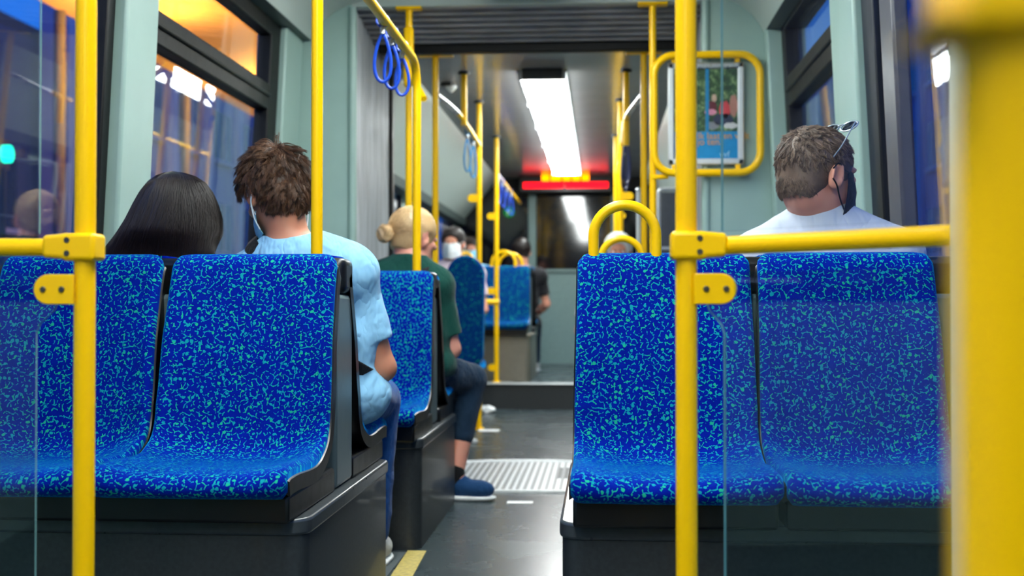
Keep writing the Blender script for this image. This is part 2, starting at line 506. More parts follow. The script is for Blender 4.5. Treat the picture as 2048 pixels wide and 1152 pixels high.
struct(cove('trim_6', -1, Y0, Y1), 'curved cornice and dark duct above the left windows', 'cornice')
struct(cove('trim_7', 1, Y0, Y1), 'curved cornice and dark duct above the right windows', 'cornice')
struct(MB().box(-1.66, -1.56, Y0 - .1, Y1 + .05, 2.24, 2.42).build('trim_12', 'wall'), 'panel above the left windows behind the cornice', 'panel')
struct(MB().box(0.91, 1.01, Y0 - .1, Y1 + .05, 2.24, 2.42).build('trim_13', 'wall'), 'panel above the right windows behind the cornice', 'panel')
struct(MB().box(-1.7, 1.05, Y0 - .1, Y1 + .06, 2.425, 2.50).build('ceiling', 'ceiling'), 'pale ceiling of the near car', 'ceiling')
struct(MB().box(-1.75, 1.10, Y0 - .16, Y0 - .1, 0, 2.5).build('wall_back', plain('dark_end_panel', (34, 38, 44), 0.5)), 'rear end wall of the near car behind the viewer', 'wall')

# end walls of the near car, either side of the gangway
eL = MB().box(-1.615, -1.245, 5.95, 6.0, 0, 2.47)
struct(eL.build('wall_gangway_left', 'wall', bevel=0.004), 'pale green end wall left of the gangway opening', 'wall')
eR = MB().box(0.525, 0.965, 5.95, 6.0, 0, 2.47)
struct(eR.build('wall_gangway_right', 'wall', bevel=0.004), 'pale green end wall right of the gangway opening', 'wall')
struct(MB().box(-1.245, 0.525, 5.95, 6.0, 2.352, 2.47).build('wall_gangway_top', 'ceiling'), 'pale strip above the gangway opening', 'wall')
tr = MB()
for x0 in (-1.262, 0.500):
    tr.tube([(x0 + 0.02, 5.955, 0.0), (x0 + 0.02, 5.955, 2.35)], 0.022, 16)
struct(tr.build('trim_8', 'wall'), 'rounded pale posts edging the gangway opening', 'trim')

# gangway bellows: folded lining, real pleats
def pleats(n, a0, a1, amp):
    out = []
    for i in range(n * 4 + 1):
        t = i / (n * 4); out.append((a0 + (a1 - a0) * t, amp * (0.5 - 0.5 * math.cos(2 * PI * i / 4)) ** 0.6))
    return out


M['bellows'] = plain('grey_bellows', (176, 182, 186), 0.36, var=0.25, scale=6, stretch=(1, 6, 0.4))
M['bellows_top'] = plain('dark_bellows', (158, 158, 162), 0.4, var=0.2, scale=6)
bw = empty('gangway_bellows', (XC - .03, 6.5, 0)); struct(bw, 'pleated grey rubber bellows lining the gangway between the cars', 'bellows')
M['fold_edge'] = plain('bellows_fold_edge', (182, 188, 192), 0.3, var=0.3, scale=5, stretch=(1, 1, 0.3))
for x0, s in ((-1.235, -1), (0.515, 1)):
    xa, xb = sorted((x0 + s * 0.03, x0 + s * 0.10))
    MB().box(xa - bw.location.x, xb - bw.location.x, -0.5, 0.5, 0, 2.36).build('side_lining', 'bellows_top', bw)  # darker grey behind the ribs: recess shade put into the colour
    q = MB()
    for k in range(22):
        y_ = -0.475 + k * 0.0437 + rnd.uniform(-.004, .004); xa, xb = sorted((x0, x0 + s * 0.035))
        q.box(xa - bw.location.x, xb - bw.location.x, y_, y_ + 0.017, 0, 2.35)
    q.build('side_pleats', 'bellows', bw, bevel=0.005)
MB().box(-0.99, 0.97, -0.5, 0.5, 2.425, 2.48).build('roof_lining', 'rubber', bw)  # black above the pleats stands in for the shade between them
q = MB()
for k in range(7):
    y_ = -0.49 + k * 0.076; q.box(-0.99, 0.97, y_, y_ + 0.032, 2.352 - k * .012, 2.44)
q.build('roof_pleats', 'bellows_top', bw, bevel=0.008)
fr = MB(); fr.box(-1.30, -1.215, 6.97, 7.03, 0, 2.36); fr.box(0.495, 0.60, 6.97, 7.03, 0, 2.36); fr.box(-1.30, 0.60, 6.97, 7.03, 2.255, 2.45)
struct(fr.build('trim_9', 'rubber', bevel=0.006), 'black frame at the far mouth of the gangway', 'trim')

# turntable in the gangway floor: ribbed half disc
gm = empty('floor_turntable', (-0.36, 5.46, 0))
struct(gm, 'ribbed metal half disc let into the floor at the gangway', 'floor')
R_ = 1.0
out = [(R_ * math.cos(PI * i / 40) * 1.0, R_ * math.sin(PI * i / 40) * 1.04) for i in range(41)]
MB().prism(out, 'z', 0.0005, 0.004).build('base_plate', plain('turntable_plate', (104, 108, 110), 0.4), gm)
rb = MB()
k = -0.96
while k < 0.97:
    ym = 1.04 * math.sqrt(max(0, 1 - k * k)) - 0.03
    if ym > 0.05: rb.box(k - 0.008, k + 0.008, 0.03, ym, 0.004, 0.008)
    k += 0.033
rb.build('ribs', plain('rib_metal', (206, 210, 212), 0.35, metal=0.2), gm)
dk = MB(); dk.box(0.12, 0.86, 0.42, 0.80, 0.0082, 0.0098)
dk = MB()
k = 0.16
while k < 0.8:
    ym = min(0.78, 1.04 * math.sqrt(max(0, 1 - k * k)) - 0.06)
    if ym > 0.43: dk.box(k - 0.010, k + 0.010, 0.40, ym, 0.008, 0.0096)
    k += 0.033
dk.build('dark_inlay', plain('inlay', (58, 62, 66), 0.5), gm)
rm = MB().tube([(p[0], p[1], 0.004) for p in out], 0.012, 8); rm.box(-1.0, 1.0, -0.012, 0.015, 0.0, 0.010)
rm.build('rim', plain('rim_metal', (232, 236, 236), 0.35), gm)

# small things on the floor
p = at(1040, 1004, 5.17)
tag(MB().box(p.x - 0.055, p.x + 0.055, 5.14, 5.19, 0.0005, 0.004).build('floor_marker', 'white'), 'short white strip stuck to the aisle floor before the turntable', 'marker')
tp = MB().add([(-0.655, 3.70, 0.003), (-0.585, 3.70, 0.003), (-0.600, 4.13, 0.003), (-0.665, 4.13, 0.003),
               (-0.655, 3.70, 0.0005), (-0.585, 3.70, 0.0005), (-0.600, 4.13, 0.0005), (-0.665, 4.13, 0.0005)],
              [(0, 1, 2, 3), (7, 6, 5, 4), (0, 4, 5, 1), (1, 5, 6, 2), (2, 6, 7, 3), (3, 7, 4, 0)])
tag(tp.build('floor_tape', 'tape'), 'worn yellow tape strip on the floor at the foot of the grey plinth', 'tape')
sl = MB().box(-1.55, -0.665, 3.72, 4.10, 0.0, 0.004).build('trim_10', plain('foot_well', (84, 92, 94), 0.45), bevel=0.001)
struct(sl, 'foot well floor plate between the two left plinths', 'floor')

# ------------------------------------------------------------------ far car
def farwall(side, name, label):
    x = XL if side < 0 else XR; s = side; xo = x + s * .1
    a, c = min(x, xo), max(x, xo)
    root = empty(name, (x, 10.1, 0)); struct(root, label, 'wall')
    def put(nm, mb, mat, bev=0.004):
        mb.v = [(p[0] - x, p[1] - 10.1, p[2]) for p in mb.v]; return mb.build(nm, mat, root, bevel=bev)
    put('lower_panel', MB().box(a, c, 7.0, YE, 0, 0.95), 'wall_dim')
    put('upper_panel', MB().box(a, c, 7.0, YE, 1.80, 2.45), 'wall_dim')
    q = MB()
    for ya, yb in ((7.0, 7.5), (8.35, 8.75), (9.5, 9.9), (11.2, 11.45), (12.9, 13.2)): q.box(a, c, ya, yb, 0.95, 1.80)
    put('pillars', q, 'wall')
    # inclined cornice
    i = -s
    pr_ = [(x, 1.83), (x + i * 0.10, 1.80), (x + i * 0.46, 2.22), (x + i * 0.50, 2.30), (x, 2.30)]
    put('cornice', MB().prism(pr_, 'y', 7.02, YE), 'ceiling')
    put('duct', MB().prism([(x, 1.73), (x + i * .11, 1.73), (x + i * .13, 1.80), (x, 1.83)], 'y', 7.02, YE), 'duct')
    return root


farwall(-1, 'wall_far_left', 'left side wall of the far car with pale pillars and cornice')
farwall(1, 'wall_far_right', 'right side wall of the far car with pale pillars and cornice')
k = 5
for s in (-1, 1):
    x = XL if s < 0 else XR
    for ya, yb in ((7.5, 8.35), (8.75, 9.5), (9.9, 11.2), (11.45, 12.9)):
        root = empty('window_%d' % k, (x, (ya + yb) / 2, 0.95)); struct(root, 'window of the far car, number %d back from the gangway on the %s side' % ((k - 5) % 4 + 1, 'left' if s < 0 else 'right'), 'window')
        h = (yb - ya) / 2
        q = MB(); 
        for a_, b_, c_, d_ in ((-h, -h + .04, 0, .85), (h - .04, h, 0, .85), (-h, h, 0, .04), (-h, h, .81, .85)): q.box(-0.02, 0.02, a_, b_, c_, d_)
        q.build('window_frame', 'rubber', root)
        MB().box(-0.003, 0.003, -h + .04, h - .04, .04, .81).build('pane', 'pane', root)
        k += 1
struct(MB().box(-1.7, 1.05, 7.0, YE + .1, 2.25, 2.33).build('ceiling', 'ceiling_far'), 'satin grey ceiling of the far car', 'ceiling')
struct(MB().box(-1.215, 0.495, 6.52, 6.58, 2.235, 2.425).build('trim_11', 'rubber', bevel=.006), 'dark lip where the far ceiling begins', 'trim')
struct(MB().box(-1.215, 0.495, 6.58, 7.0, 2.25, 2.33).build('ceiling', 'ceiling_far'), 'satin grey ceiling strip over the inner end of the gangway', 'ceiling')

# cab partition at the far end
cabg = N('smoked_glass'); cabg.bsdf(lin(6, 8, 16), 0.06, 0, 0.9)
cb = empty('wall_front', (XC, YE, 0)); struct(cb, 'driver cab partition with dark glass at the far end', 'wall')
def cbb(x0, x1, z0, z1, y0=0.0, y1=0.06): return MB().box(x0 - XC, x1 - XC, y0, y1, z0, z1)
cbb(-1.7, 1.05, 0.2, 1.235).build('lower_panel', plain('cab_panel', (110, 136, 134), 0.45), cb, bevel=0.004)
cbb(-1.7, 1.05, 2.13, 2.45).build('top_panel', 'rubber', cb)
cbb(-1.7, 1.05, 1.235, 2.13, 0.03, 0.05).build('dark_glass', cabg.m, cb)
q = cbb(-0.79, -0.70, 1.22, 2.13, -0.02, 0.06)
q.add(*(lambda m: (m.v, m.f))(cbb(0.12, 0.20, 1.22, 2.13, -0.02, 0.06)))
q.build('mullion', 'wall_dim', cb, bevel=0.01)
cbb(-1.7, 1.05, 1.21, 1.245, -0.03, 0.06).build('sill', 'wall_dim', cb, bevel=0.006)

p = at(896, 158, 7.5)
dm = empty('ceiling_camera', (p.x, 7.5, 2.25)); tag(dm, 'small white dome with a black base on the far ceiling near the left handrail', 'camera')
MB().tube([(0.0, 0, 0), (0.0, 0, -0.022)], 0.05, 20).build('base', 'black', dm)
MB().tube([(0.02, 0, -0.018 - .042 * i / 7) for i in range(8)], [.036 * math.cos(PI / 2 * i / 7.3) for i in range(8)], 18).build('dome', 'white', dm)

# destination display
dx0, dx1 = at(1046, 370, 12.9), at(1216, 370, 12.9)
dsp = empty('led_display', ((dx0.x + dx1.x) / 2, 13.0, 2.1)); hw = (dx1.x - dx0.x) / 2
tag(dsp, 'red and amber illuminated display above the dark cab glass', 'display')
MB().box(-hw - .05, hw + .05, -0.05, 0.19, -0.03, 0.149).build('housing', 'black', dsp, bevel=0.01)
z = at(1130, 370, 12.9).z - 2.1
MB().box(-hw, -0.02, -0.06, -0.05, z - .03, z + .035).build('red_line', 'red_led', dsp, bevel=0.01)
MB().box(0.0, hw, -0.06, -0.05, z - .03, z + .035).build('red_line', 'red_led', dsp, bevel=0.01)
zz = z + .085
for a_, b_ in ((1083, 1098), (1101, 1122), (1125, 1141), (1144, 1160), (1163, 1178)):
    xa, xb = at(a_, 360, 12.9).x - dsp.location.x, at(b_, 360, 12.9).x - dsp.location.x
    MB().box(xa, xb, -0.06, -0.05, zz - .035, zz + .04).build('amber_line', 'amber_led', dsp, bevel=0.012)

# exit sign
p = at(1015, 421, 13.0)
ex = empty('exit_sign', (p.x, 13.19, p.z)); tag(ex, 'small round green emergency sign on the dark glass of the far partition', 'sign')
MB().tube([(0, 0.035, 0), (0, 0.0, 0)], 0.062, 24).build('disc', 'green_led', ex)
q = MB(); q.tube([(0, -0.004, 0.025), (0, 0.001, 0.025)], 0.010, 10); q.box(-0.006, 0.006, -0.004, 0.001, -0.01, 0.018)
q.tube([(-.025, -.002, .0), (0, -.002, .012), (.024, -.002, .004)], 0.004, 6); q.tube([(-.02, -.002, -.035), (0, -.002, -.01), (.02, -.002, -.03)], 0.004, 6)
q.build('running_figure', 'white_led', ex)

# ------------------------------------------------------------------ ceiling light strips
def light_strip(x, y, z, wdt, length, label, group, n=1):
    root = empty('ceiling_light', (x, y, z)); tag(root, label, 'ceiling light', group)
    h = length / 2
    pr_ = [(-wdt / 2, 0), (-wdt / 2, -0.030), (-wdt * .38, -0.055), (wdt * .38, -0.055), (wdt / 2, -0.030), (wdt / 2, 0)]
    MB().prism(pr_, 'y', -h + 0.012, h - 0.012).build('diffuser', 'strip', root)
    for ya_ in (-h, h - .010): MB().box(-wdt / 2 - .012, wdt / 2 + .012, ya_, ya_ + 0.010, -0.057, 0).build('end_cap', 'alu', root)
    for xa_ in (-wdt / 2 - .014, wdt / 2): MB().box(xa_, xa_ + .014, -h, h, -0.012, 0.004).build('side_rail', 'alu', root)
    return root


ys = [7.12, 8.1, 9.15, 10.2, 11.3, 12.4]
pos = ['nearest in the row, just beyond the gangway', 'second in the row from the gangway', 'third in the row from the gangway', 'fourth in the row from the gangway', 'last in the row, next to the red display']
for i in range(5):
    light_strip(-0.345, (ys[i] + ys[i + 1]) / 2, 2.25, 0.265, ys[i + 1] - ys[i], 'glowing white far ceiling light, ' + pos[i], 'strip lights along the far ceiling')
tag(MB().box(-0.46, -0.22, 7.05, 7.10, 2.19, 2.25).build('lamp_bracket', 'box', bevel=0.01), 'dark bracket at the near end of the far ceiling lights', 'bracket')
for i in range(4):
    light_strip(-0.345, -1.35 + 2.0 * i, 2.425, 0.27, 1.9, 'white ceiling strip light above the aisle of the near car', 'strip lights of the near car')

# ------------------------------------------------------------------ seats
def smooth_curve(pts, n):
    P_ = [Vector(p) for p in pts]; P_ = [P_[0] * 2 - P_[1]] + P_ + [P_[-1] * 2 - P_[-2]]
    dense = []
    for i in range(1, len(P_) - 2):
        for k in range(12):
            t = k / 12; a, b_, c, d = P_[i - 1:i + 3]
            dense.append(0.5 * ((2 * b_) + (c - a) * t + (2 * a - 5 * b_ + 4 * c - d) * t * t + (3 * b_ - a - 3 * c + d) * t ** 3))
    dense.append(P_[-2])
    L = [0]
    for a, b_ in zip(dense, dense[1:]): L.append(L[-1] + (b_ - a).length)
    out = []; j = 0
    for i in range(n):
        s = L[-1] * i / (n - 1)
        while j < len(L) - 2 and L[j + 1] < s: j += 1
        t = (s - L[j]) / max(1e-9, L[j + 1] - L[j]); out.append((dense[j].lerp(dense[j + 1], min(1, t)), s))
    return out


PROFILE = [(-.530, .432), (-.562, .437), (-.580, .448), (-.584, .461), (-.575, .476), (-.545, .487), (-.46, .489), (-.36, .482), (-.26, .476), (-.205, .479), (-.160, .497),
           (-.138, .54), (-.126, .62), (-.108, .74), (-.080, .87), (-.066, .93), (-.054, .962), (-.034, .980), (-.010, .985)]
PROFILE = [(0, a, b_) for a, b_ in PROFILE]


def seat_grid(W, rows=90, cols=37, grow=0.0, shift=0.0):
    cur = smooth_curve(PROFILE, rows); L = cur[-1][1]
    grid, uvs = [], []
    for i, (p, s) in enumerate(cur):
        a = cur[max(0, i - 1)][0]; c = cur[min(rows - 1, i + 1)][0]
        t = (c - a).normalized(); nrm = Vector((0, -t.z, t.y)); # towards the sitter
        e0, e1 = s, L - s
        rr = 0.045
        def rnd_(e, r): return 1 - (1 - math.sqrt(max(0, 1 - (1 - min(1, e / r)) ** 2)))
        hw_ = W / 2 + grow
        inset = 0.045 * (1 - rnd_(e1 + 0.004, 0.055)) + 0.018 * (1 - rnd_(e0 + 0.004, 0.03))
        # the back tapers a little towards the top, the cushion front is a little wider
        taper = 0.006 * max(0, min(1, (p.z - .6) / .3))
        hw_ = hw_ - inset - taper
        row, ur = [], []
        back = max(0.0, min(1.0, (p.z - 0.48) / 0.12)); seatk = 1 - back
        fade = min(1.0, e1 / 0.25)
        front = min(1.0, e0 / 0.12)
        for j in range(cols):
            u = -1 + 2 * j / (cols - 1); u = math.copysign(abs(u) ** 0.85, u)
            x = u * hw_
            q = max(0, (abs(u) - 0.25) / 0.75); wing = q * q
            edge = max(0.0, (abs(x) - (hw_ - 0.016)) / 0.016)
            roll = 0.014 * (1 - math.sqrt(max(0, 1 - edge * edge)))
            d = Vector((0, -0.030 * wing * back * fade, 0.020 * wing * seatk * front))
            cr_ = math.exp(-((s - 0.50) / 0.10) ** 2)
            d += Vector((0, -0.030, 0.022)) * (wing * cr_)
            row.append(Vector((x, p.y, p.z)) + d - nrm * (roll + shift)); ur.append((x, s))
        grid.append(row); uvs.append(ur)
    return grid, uvs, L


def offset_grid(grid, th):
    R, K = len(grid), len(grid[0]); out = []
    for i in range(R):
        row = []
        for j in range(K):
            a = grid[min(R - 1, i + 1)][j] - grid[max(0, i - 1)][j]; t = Vector((0, a.y, a.z)).normalized()
            n = Vector((0, -t.z, t.y))
            row.append(grid[i][j] - n * th)
        out.append(row)
    return out


def make_seat(fab='fabric', handle=None, W=0.44):
    root = empty('passenger_seat')
    g, uv, L = seat_grid(W)
    cut = next(i for i in range(len(g)) if g[i][18].z > 0.500 and i > 34)
    ox = rnd.uniform(0, 5)
    for nm, a, c in (('seat_cushion', 0, cut + 1), ('backrest', cut, len(g))):
        top = g[a:c]; bot = offset_grid(top, 0.016)
        m = MB().slab(top, bot)
        u1 = [(x_ + ox, y_) for row in uv[a:c] for x_, y_ in row]
        m.uv = u1 + u1
        m.build(nm, fab, root, angle=60, recalc=True)
    # the black shell: wraps behind the upholstery, a little wider
    gs, _, _ = seat_grid(W, grow=0.004, shift=0.016, rows=50, cols=25); gs = gs[5:]
    m = MB().slab(gs, offset_grid(gs, 0.034)); m.build('shell', 'black', root, angle=50)
    MB().box(-W / 2 + .004, W / 2 - .004, -0.525, -0.07, 0.378, 0.440).build('seat_base', 'black', root, bevel=0.008)
    if handle:
        x0, r, h = handle; pts = []
        for i in range(21):
            a = PI - PI * i / 20; pts.append((x0 + r * math.cos(a), -0.03, 1.0 + h - r + r * math.sin(a)))
        pts = [(x0 - r, -0.03, 0.93)] + pts + [(x0 + r, -0.03, 0.93)]
        MB().tube(pts, 0.0135, 16).build('grab_handle', 'yellow', root)
    return root


def plinth(x0, x1, yc, half, h, label, mat='box', group='seat plinths', loc_z=0.0):
    root = empty('seat_plinth', ((x0 + x1) / 2, yc, loc_z)); tag(root, label, 'seat plinth', group)
    hx = (x1 - x0) / 2
    MB().prism(rrect(-hx + .006, hx - .006, -half + .006, half - .006, 0.05), 'z', 0.0, h - 0.035).build('body', mat, root, angle=50)
    MB().prism(rrect(-hx, hx, -half, half, 0.055), 'z', h - 0.037, h).build('rim', 'rim' if mat == 'box' else 'steel', root, bevel=0.007, segs=3, angle=50)
    q = MB(); q.box(-hx + .03, hx - .03, -0.10, 0.10, h, h + 0.50); q.build('back_panel', 'panel', root, bevel=0.012)
    q = MB(); q.box(-hx + .032, hx - .027, -0.012, 0.10, h + 0.50, h + 0.597); q.build('top_cap', 'black', root, bevel=0.02, segs=3)
    return root


S1 = 3.08
plinth(-1.585, -0.642, S1 + .05, 0.53, 0.380, 'dark grey plinth under the patterned seats at the lower left')
plinth(-0.089, 0.935, S1 + .05, 0.53, 0.380, 'dark grey plinth under the patterned seats at the lower right')
S2 = 4.62
plinth(-1.585, -0.618, S2 + .045, 0.525, 0.385, 'dark grey plinth of the second left seat group, under the woman with the bun')
plinth(-0.089, 0.935, S2 + .045, 0.525, 0.385, 'dark grey plinth hidden behind the right front seats')

seatA = make_seat()
seatH = make_seat(handle=(-0.095, 0.079, 0.105))
used = set()


def put_seat(src, x, y, rz, label, group, z=0.0):
    o = src if src not in used else copy_tree(src)
    used.add(src); o.location = (x, y, z); o.rotation_euler = (0, 0, rz); tag(o, label, 'seat', group); return o


G1, G2, G3 = 'near seats facing the camera', 'second row of patterned seats', 'seats facing away under passengers'
XS = (-1.343, -0.887, 0.158, 0.606)
put_seat(seatA, XS[0], S1, 0, 'blue seat with teal squiggles at the far left, behind the glass screen and yellow pole', G1)
put_seat(seatA, XS[1], S1, 0, 'blue squiggle-patterned seat with the vertical yellow pole rising behind its top', G1)
put_seat(seatH, XS[2], S1, 0, 'blue patterned seat topped by a yellow hoop handle, crossed by the yellow pole', G1)
put_seat(seatA, XS[3], S1, 0, 'blue patterned seat behind the glass screen, in front of the man with sunglasses', G1)
S1b = S1 + .08
put_seat(seatA, XS[0], S1b, PI, 'seat facing away under the woman with long dark hair', G3)
put_seat(seatA, XS[1], S1b, PI, 'seat facing away under the man in the light blue shirt', G3)
put_seat(seatA, XS[2], S1b, PI, 'seat facing away behind the hoop-handled front seat', G3)
put_seat(seatA, XS[3], S1b, PI, 'seat facing away under the man with sunglasses on his head', G3)
put_seat(seatA, XS[0] + .02, S2, 0, 'blue patterned seat of the second left group, by the window behind the couple', G2)
put_seat(seatA, XS[1] + .034, S2, 0, 'blue patterned seat beside the aisle in front of the woman with the blonde bun', G2)
put_seat(seatH, XS[2] + .02, S2, 0, 'blue patterned seat whose smaller yellow hoop shows beyond the first hoop', G2)
put_seat(seatA, XS[3], S2, 0, 'blue patterned seat of the second right group beside the window', G2)
S2b = S2 + .08
put_seat(seatA, XS[0] + .02, S2b, PI, 'seat facing away at the window beside the woman with the bun', G3)
put_seat(seatA, XS[1] + .034, S2b, PI, 'seat facing away under the woman with the blonde bun', G3)
put_seat(seatA, XS[2] + .02, S2b, PI, 'seat facing away behind the smaller yellow hoop', G3)
put_seat(seatA, XS[3], S2b, PI, 'seat facing away at the window behind the second right group', G3)

# far seat group on the raised floor
FS = 10.6
plinth(-1.50, -0.58, FS + .05, 0.50, 0.40, 'steel plinth under the plain blue seats on the raised floor', mat='steel', loc_z=0.205)
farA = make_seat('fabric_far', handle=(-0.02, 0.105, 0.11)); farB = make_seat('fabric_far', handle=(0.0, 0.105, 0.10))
G4 = 'far seats on the raised floor'
put_seat(farA, -0.83, FS, 0, 'plain blue far seat nearest the aisle, with a yellow hoop handle', G4, z=0.215)
put_seat(farB, -1.27, FS, 0, 'plain blue far seat by the window on the raised floor', G4, z=0.215)
put_seat(farB, -0.80, FS + .10, PI, 'far seat facing away with the second yellow hoop, under the dark-haired passenger', G4, z=0.215)
put_seat(farA, -1.25, FS + .10, PI, 'far seat facing away by the window on the raised floor', G4, z=0.215)

# side-on seat with a rounded wing
sp = empty('side_seat', (-0.90, 7.9, 0)); tag(sp, 'dark blue side-on seat with a tall rounded panel, beyond the woman with the bun', 'seat')
a_, b_ = at(893, 600, 7.9).x + .90, at(969, 600, 7.9).x + .90
zt, zb = at(930, 511, 7.9).z, at(930, 731, 7.9).z
r_ = (b_ - a_) / 2; ol = [((a_ + b_) / 2 + r_ * math.cos(PI * i / 24), zt - r_ * 1.1 + r_ * 1.1 * math.sin(PI * i / 24)) for i in range(25)]
ol = ol + [(a_ + .005, zb + .05), (a_ + .04, zb), (b_ - .05, zb), (b_ - .01, zb + .05)]
m = MB().prism(ol, 'y', -0.03, 0.03); m.uv = [(v_[0], v_[2]) for v_ in m.v]
m.build('wing_panel', 'fabric_far', sp, bevel=0.018, segs=3)
m = MB().prism([(x_ * 1.0, z_) for x_, z_ in ol], 'y', 0.031, 0.06); m.build('shell', 'black', sp, bevel=0.01)
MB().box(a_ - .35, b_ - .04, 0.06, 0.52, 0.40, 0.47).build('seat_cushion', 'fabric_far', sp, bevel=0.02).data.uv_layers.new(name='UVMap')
MB().box(a_ - .30, b_ - .10, 0.10, 0.48, 0.0, 0.40).build('seat_base', 'box', sp, bevel=0.01)

# ------------------------------------------------------------------ poles, rails and clamps
def pole(name, label, x, y, z0, z1, r=0.0175, cat='pole', plate=None, foot=True, group=None, shaft='shaft'):
    root = empty(name, (x, y, z0)); tag(root, label, cat, group)
    MB().tube([(0, 0, 0), (0, 0, z1 - z0)], r, 24).build(shaft, 'yellow', root)
    if foot: MB().tube([(0, 0, 0), (0, 0, 0.012)], r * 1.9, 24).build('foot_flange', 'yellow', root, bevel=0.003)
    if plate: MB().box(-plate / 2, plate / 2, -0.03, 0.03, z1 - z0 - 0.016, z1 - z0).build('top_plate', 'yellow', root, bevel=0.004)
    return root


def clamp(root, z, d, ln=0.09, h=0.044, r=0.0175, name='clamp'):
    """cast sleeve gripping the pole, mouth towards d (+1 right, -1 left), two sunk screws on the near side"""
    e = 0.026
    ol = [(-e, -h / 2 - .001), (e, -h / 2 - .001), (e + .005, -h / 2 + .002), (ln - e, -h / 2 + .004), (ln - e, h / 2 - .003), (e + .005, h / 2), (e, h / 2 + .001), (-e, h / 2 + .001)]
    ol = [(x_ * d, z_ + z) for x_, z_ in ol]
    c = MB().prism(ol, 'y', -0.026, 0.026).build(name, 'yellow', root, bevel=0.007, segs=4, angle=50)
    for k_ in (-1, 1):
        MB().tube([(d * 0.020, -0.0275, z + k_ * 0.011), (d * 0.020, -0.020, z + k_ * 0.011)], 0.0048, 14).build('screw', 'screw', c)
    return c


def bracket(root, z, d, ln=0.062, h=0.050, r=0.0175, th=0.005, screws=True):
    """flat tab with a round end that carries the glass"""
    ol = [(r * 0.6, -h / 2), (r * .6, h / 2), (r + ln - h / 2, h / 2)]
    ol += [(r + ln - h / 2 + h / 2 * math.sin(PI * i / 14), h / 2 * math.cos(PI * i / 14)) for i in range(1, 14)] + [(r + ln - h / 2, -h / 2)]
    t = MB().prism([(x_ * d, z_ + z) for x_, z_ in ol], 'y', -0.016 - th, -0.016).build('bracket', 'yellow', root, bevel=0.0016)
    if screws:
        for k_ in (r + 0.013, r + 0.045 if ln > .055 else r + .03):
            MB().tube([(k_ * d, -0.016 - th - .003, z), (k_ * d, -0.016 - th + .001, z)], 0.0052, 14).build('screw', 'screw', t, bevel=0.0012)
    return t


# screen poles in front of the seats
ZB = 0.949
P1 = pole('screen_pole', 'thick yellow pole at the left with a clamp, carrying the left glass screen', -0.864, 1.96, 0, 2.43)
clamp(P1, ZB, -1); bracket(P1, at(100, 579, 1.96).z, -1)
a = at(40, 492, 1.95)
MB().tube([(-0.06, 0, ZB), (-0.60, -0.06, ZB + .002)], 0.0150, 22).build('crossbar', 'yellow', P1)
P2 = pole('screen_pole', 'thick yellow pole in front of the right seats with a clamp and a long crossbar', 0.141, 1.98, 0, 2.43)
clamp(P2, ZB, 1); bracket(P2, at(1435, 578, 1.98).z, 1)
MB().tube([(0.06, 0, ZB), (0.395, -0.27, ZB + .002)], 0.0152, 22).build('crossbar', 'yellow', P2)
MB().tube([(0.385, -0.262, ZB + .002), (0.40, -0.274, ZB + .002)], 0.021, 20).build('collar', 'yellow', P2, bevel=0.003)
P3 = pole('door_pole', 'out-of-focus yellow pole very close at the right edge', 0.1328, 0.40, 0, 2.42)
clamp(P3, 0.970, -1, ln=0.046, h=0.06)
MB().tube([(0.02, 0, 0.966), (0.62, 0.02, 0.966)], 0.0150, 20).build('crossbar', 'yellow', P3)

# grey post that ends the right screen
po = empty('screen_post', (0.535, 1.70, 0)); tag(po, 'pale grey post just left of the blurred yellow pole', 'post')
MB().prism(rrect(-0.047, 0.10, -0.03, 0.03, 0.012), 'z', 0, 2.43).build('post_body', plain('post_grey', (186, 194, 184), 0.45, var=0.02), po, angle=50)
MB().prism(rrect(-0.05, 0.103, -0.033, 0.033, 0.012), 'z', 0, 0.08).build('foot', 'box', po, angle=50)


def screen(x_pole, y_pole, xe, ye, d, label):
    """glass partition hung from the pole: a notched lower pane and an upper pane above the crossbar"""
    root = empty('glass_screen', (x_pole, y_pole + (0.004 if d < 0 else 0.05), 0)); tag(root, label, 'glass screen', 'glass screens in front of the seats')
    Lx, Ly = xe - x_pole, ye - y_pole; Ln = math.hypot(Lx, Ly); ux, uy = Lx / Ln, Ly / Ln
    def pane(ol, nm):
        th = 0.003
        vs = []
        for s_ in (-th, th): vs += [(ux * a_ - uy * s_, uy * a_ + ux * s_, z_) for a_, z_ in ol]
        n = len(ol)
        f = MB().add(vs, [tuple(range(n)), tuple(reversed(range(n, 2 * n)))])
        g_ = f.build(nm, 'screen' if nm == 'lower_pane' else 'screen_clear', root, smooth=False)
        e_ = MB().add(vs, [(i, n + i, n + (i + 1) % n, (i + 1) % n) for i in range(n)])
        e_.build('polished_edge', 'edge', g_, smooth=False, recalc=False)
    s0 = 0.082
    n1 = [(Ln, 0.20), (s0 + .03, 0.20)]
    for i in range(7):
        a_ = -PI / 2 - PI / 2 * i / 6; n1.append((s0 + .03 + .03 * math.cos(a_), 0.23 + .03 * math.sin(a_)))
    zt = 0.905
    n1 += [(s0, zt - 0.10), (s0 - .006, zt - .085), (0.052, zt - .062), (0.047, zt - .05), (0.047, zt - .018)]
    for i in range(1, 6):
        a_ = PI - PI / 2 * i / 5; n1.append((0.065 + .018 * math.cos(a_), zt - .018 + .018 * math.sin(a_)))
    n1 += [(Ln, zt)]
    pane(n1, 'lower_pane')
    n2 = [(Ln, 0.972), (s0 - .004, 0.972), (s0 - .004, 2.38), (Ln, 2.38)]
    pane(n2, 'upper_pane')


screen(-0.864, 1.96, -1.59, 1.90, -1, 'clear glass screen left of the thick left pole')
screen(0.141, 1.98, 0.50, 1.66, 1, 'clear glass screen between the thick right pole and the grey post')

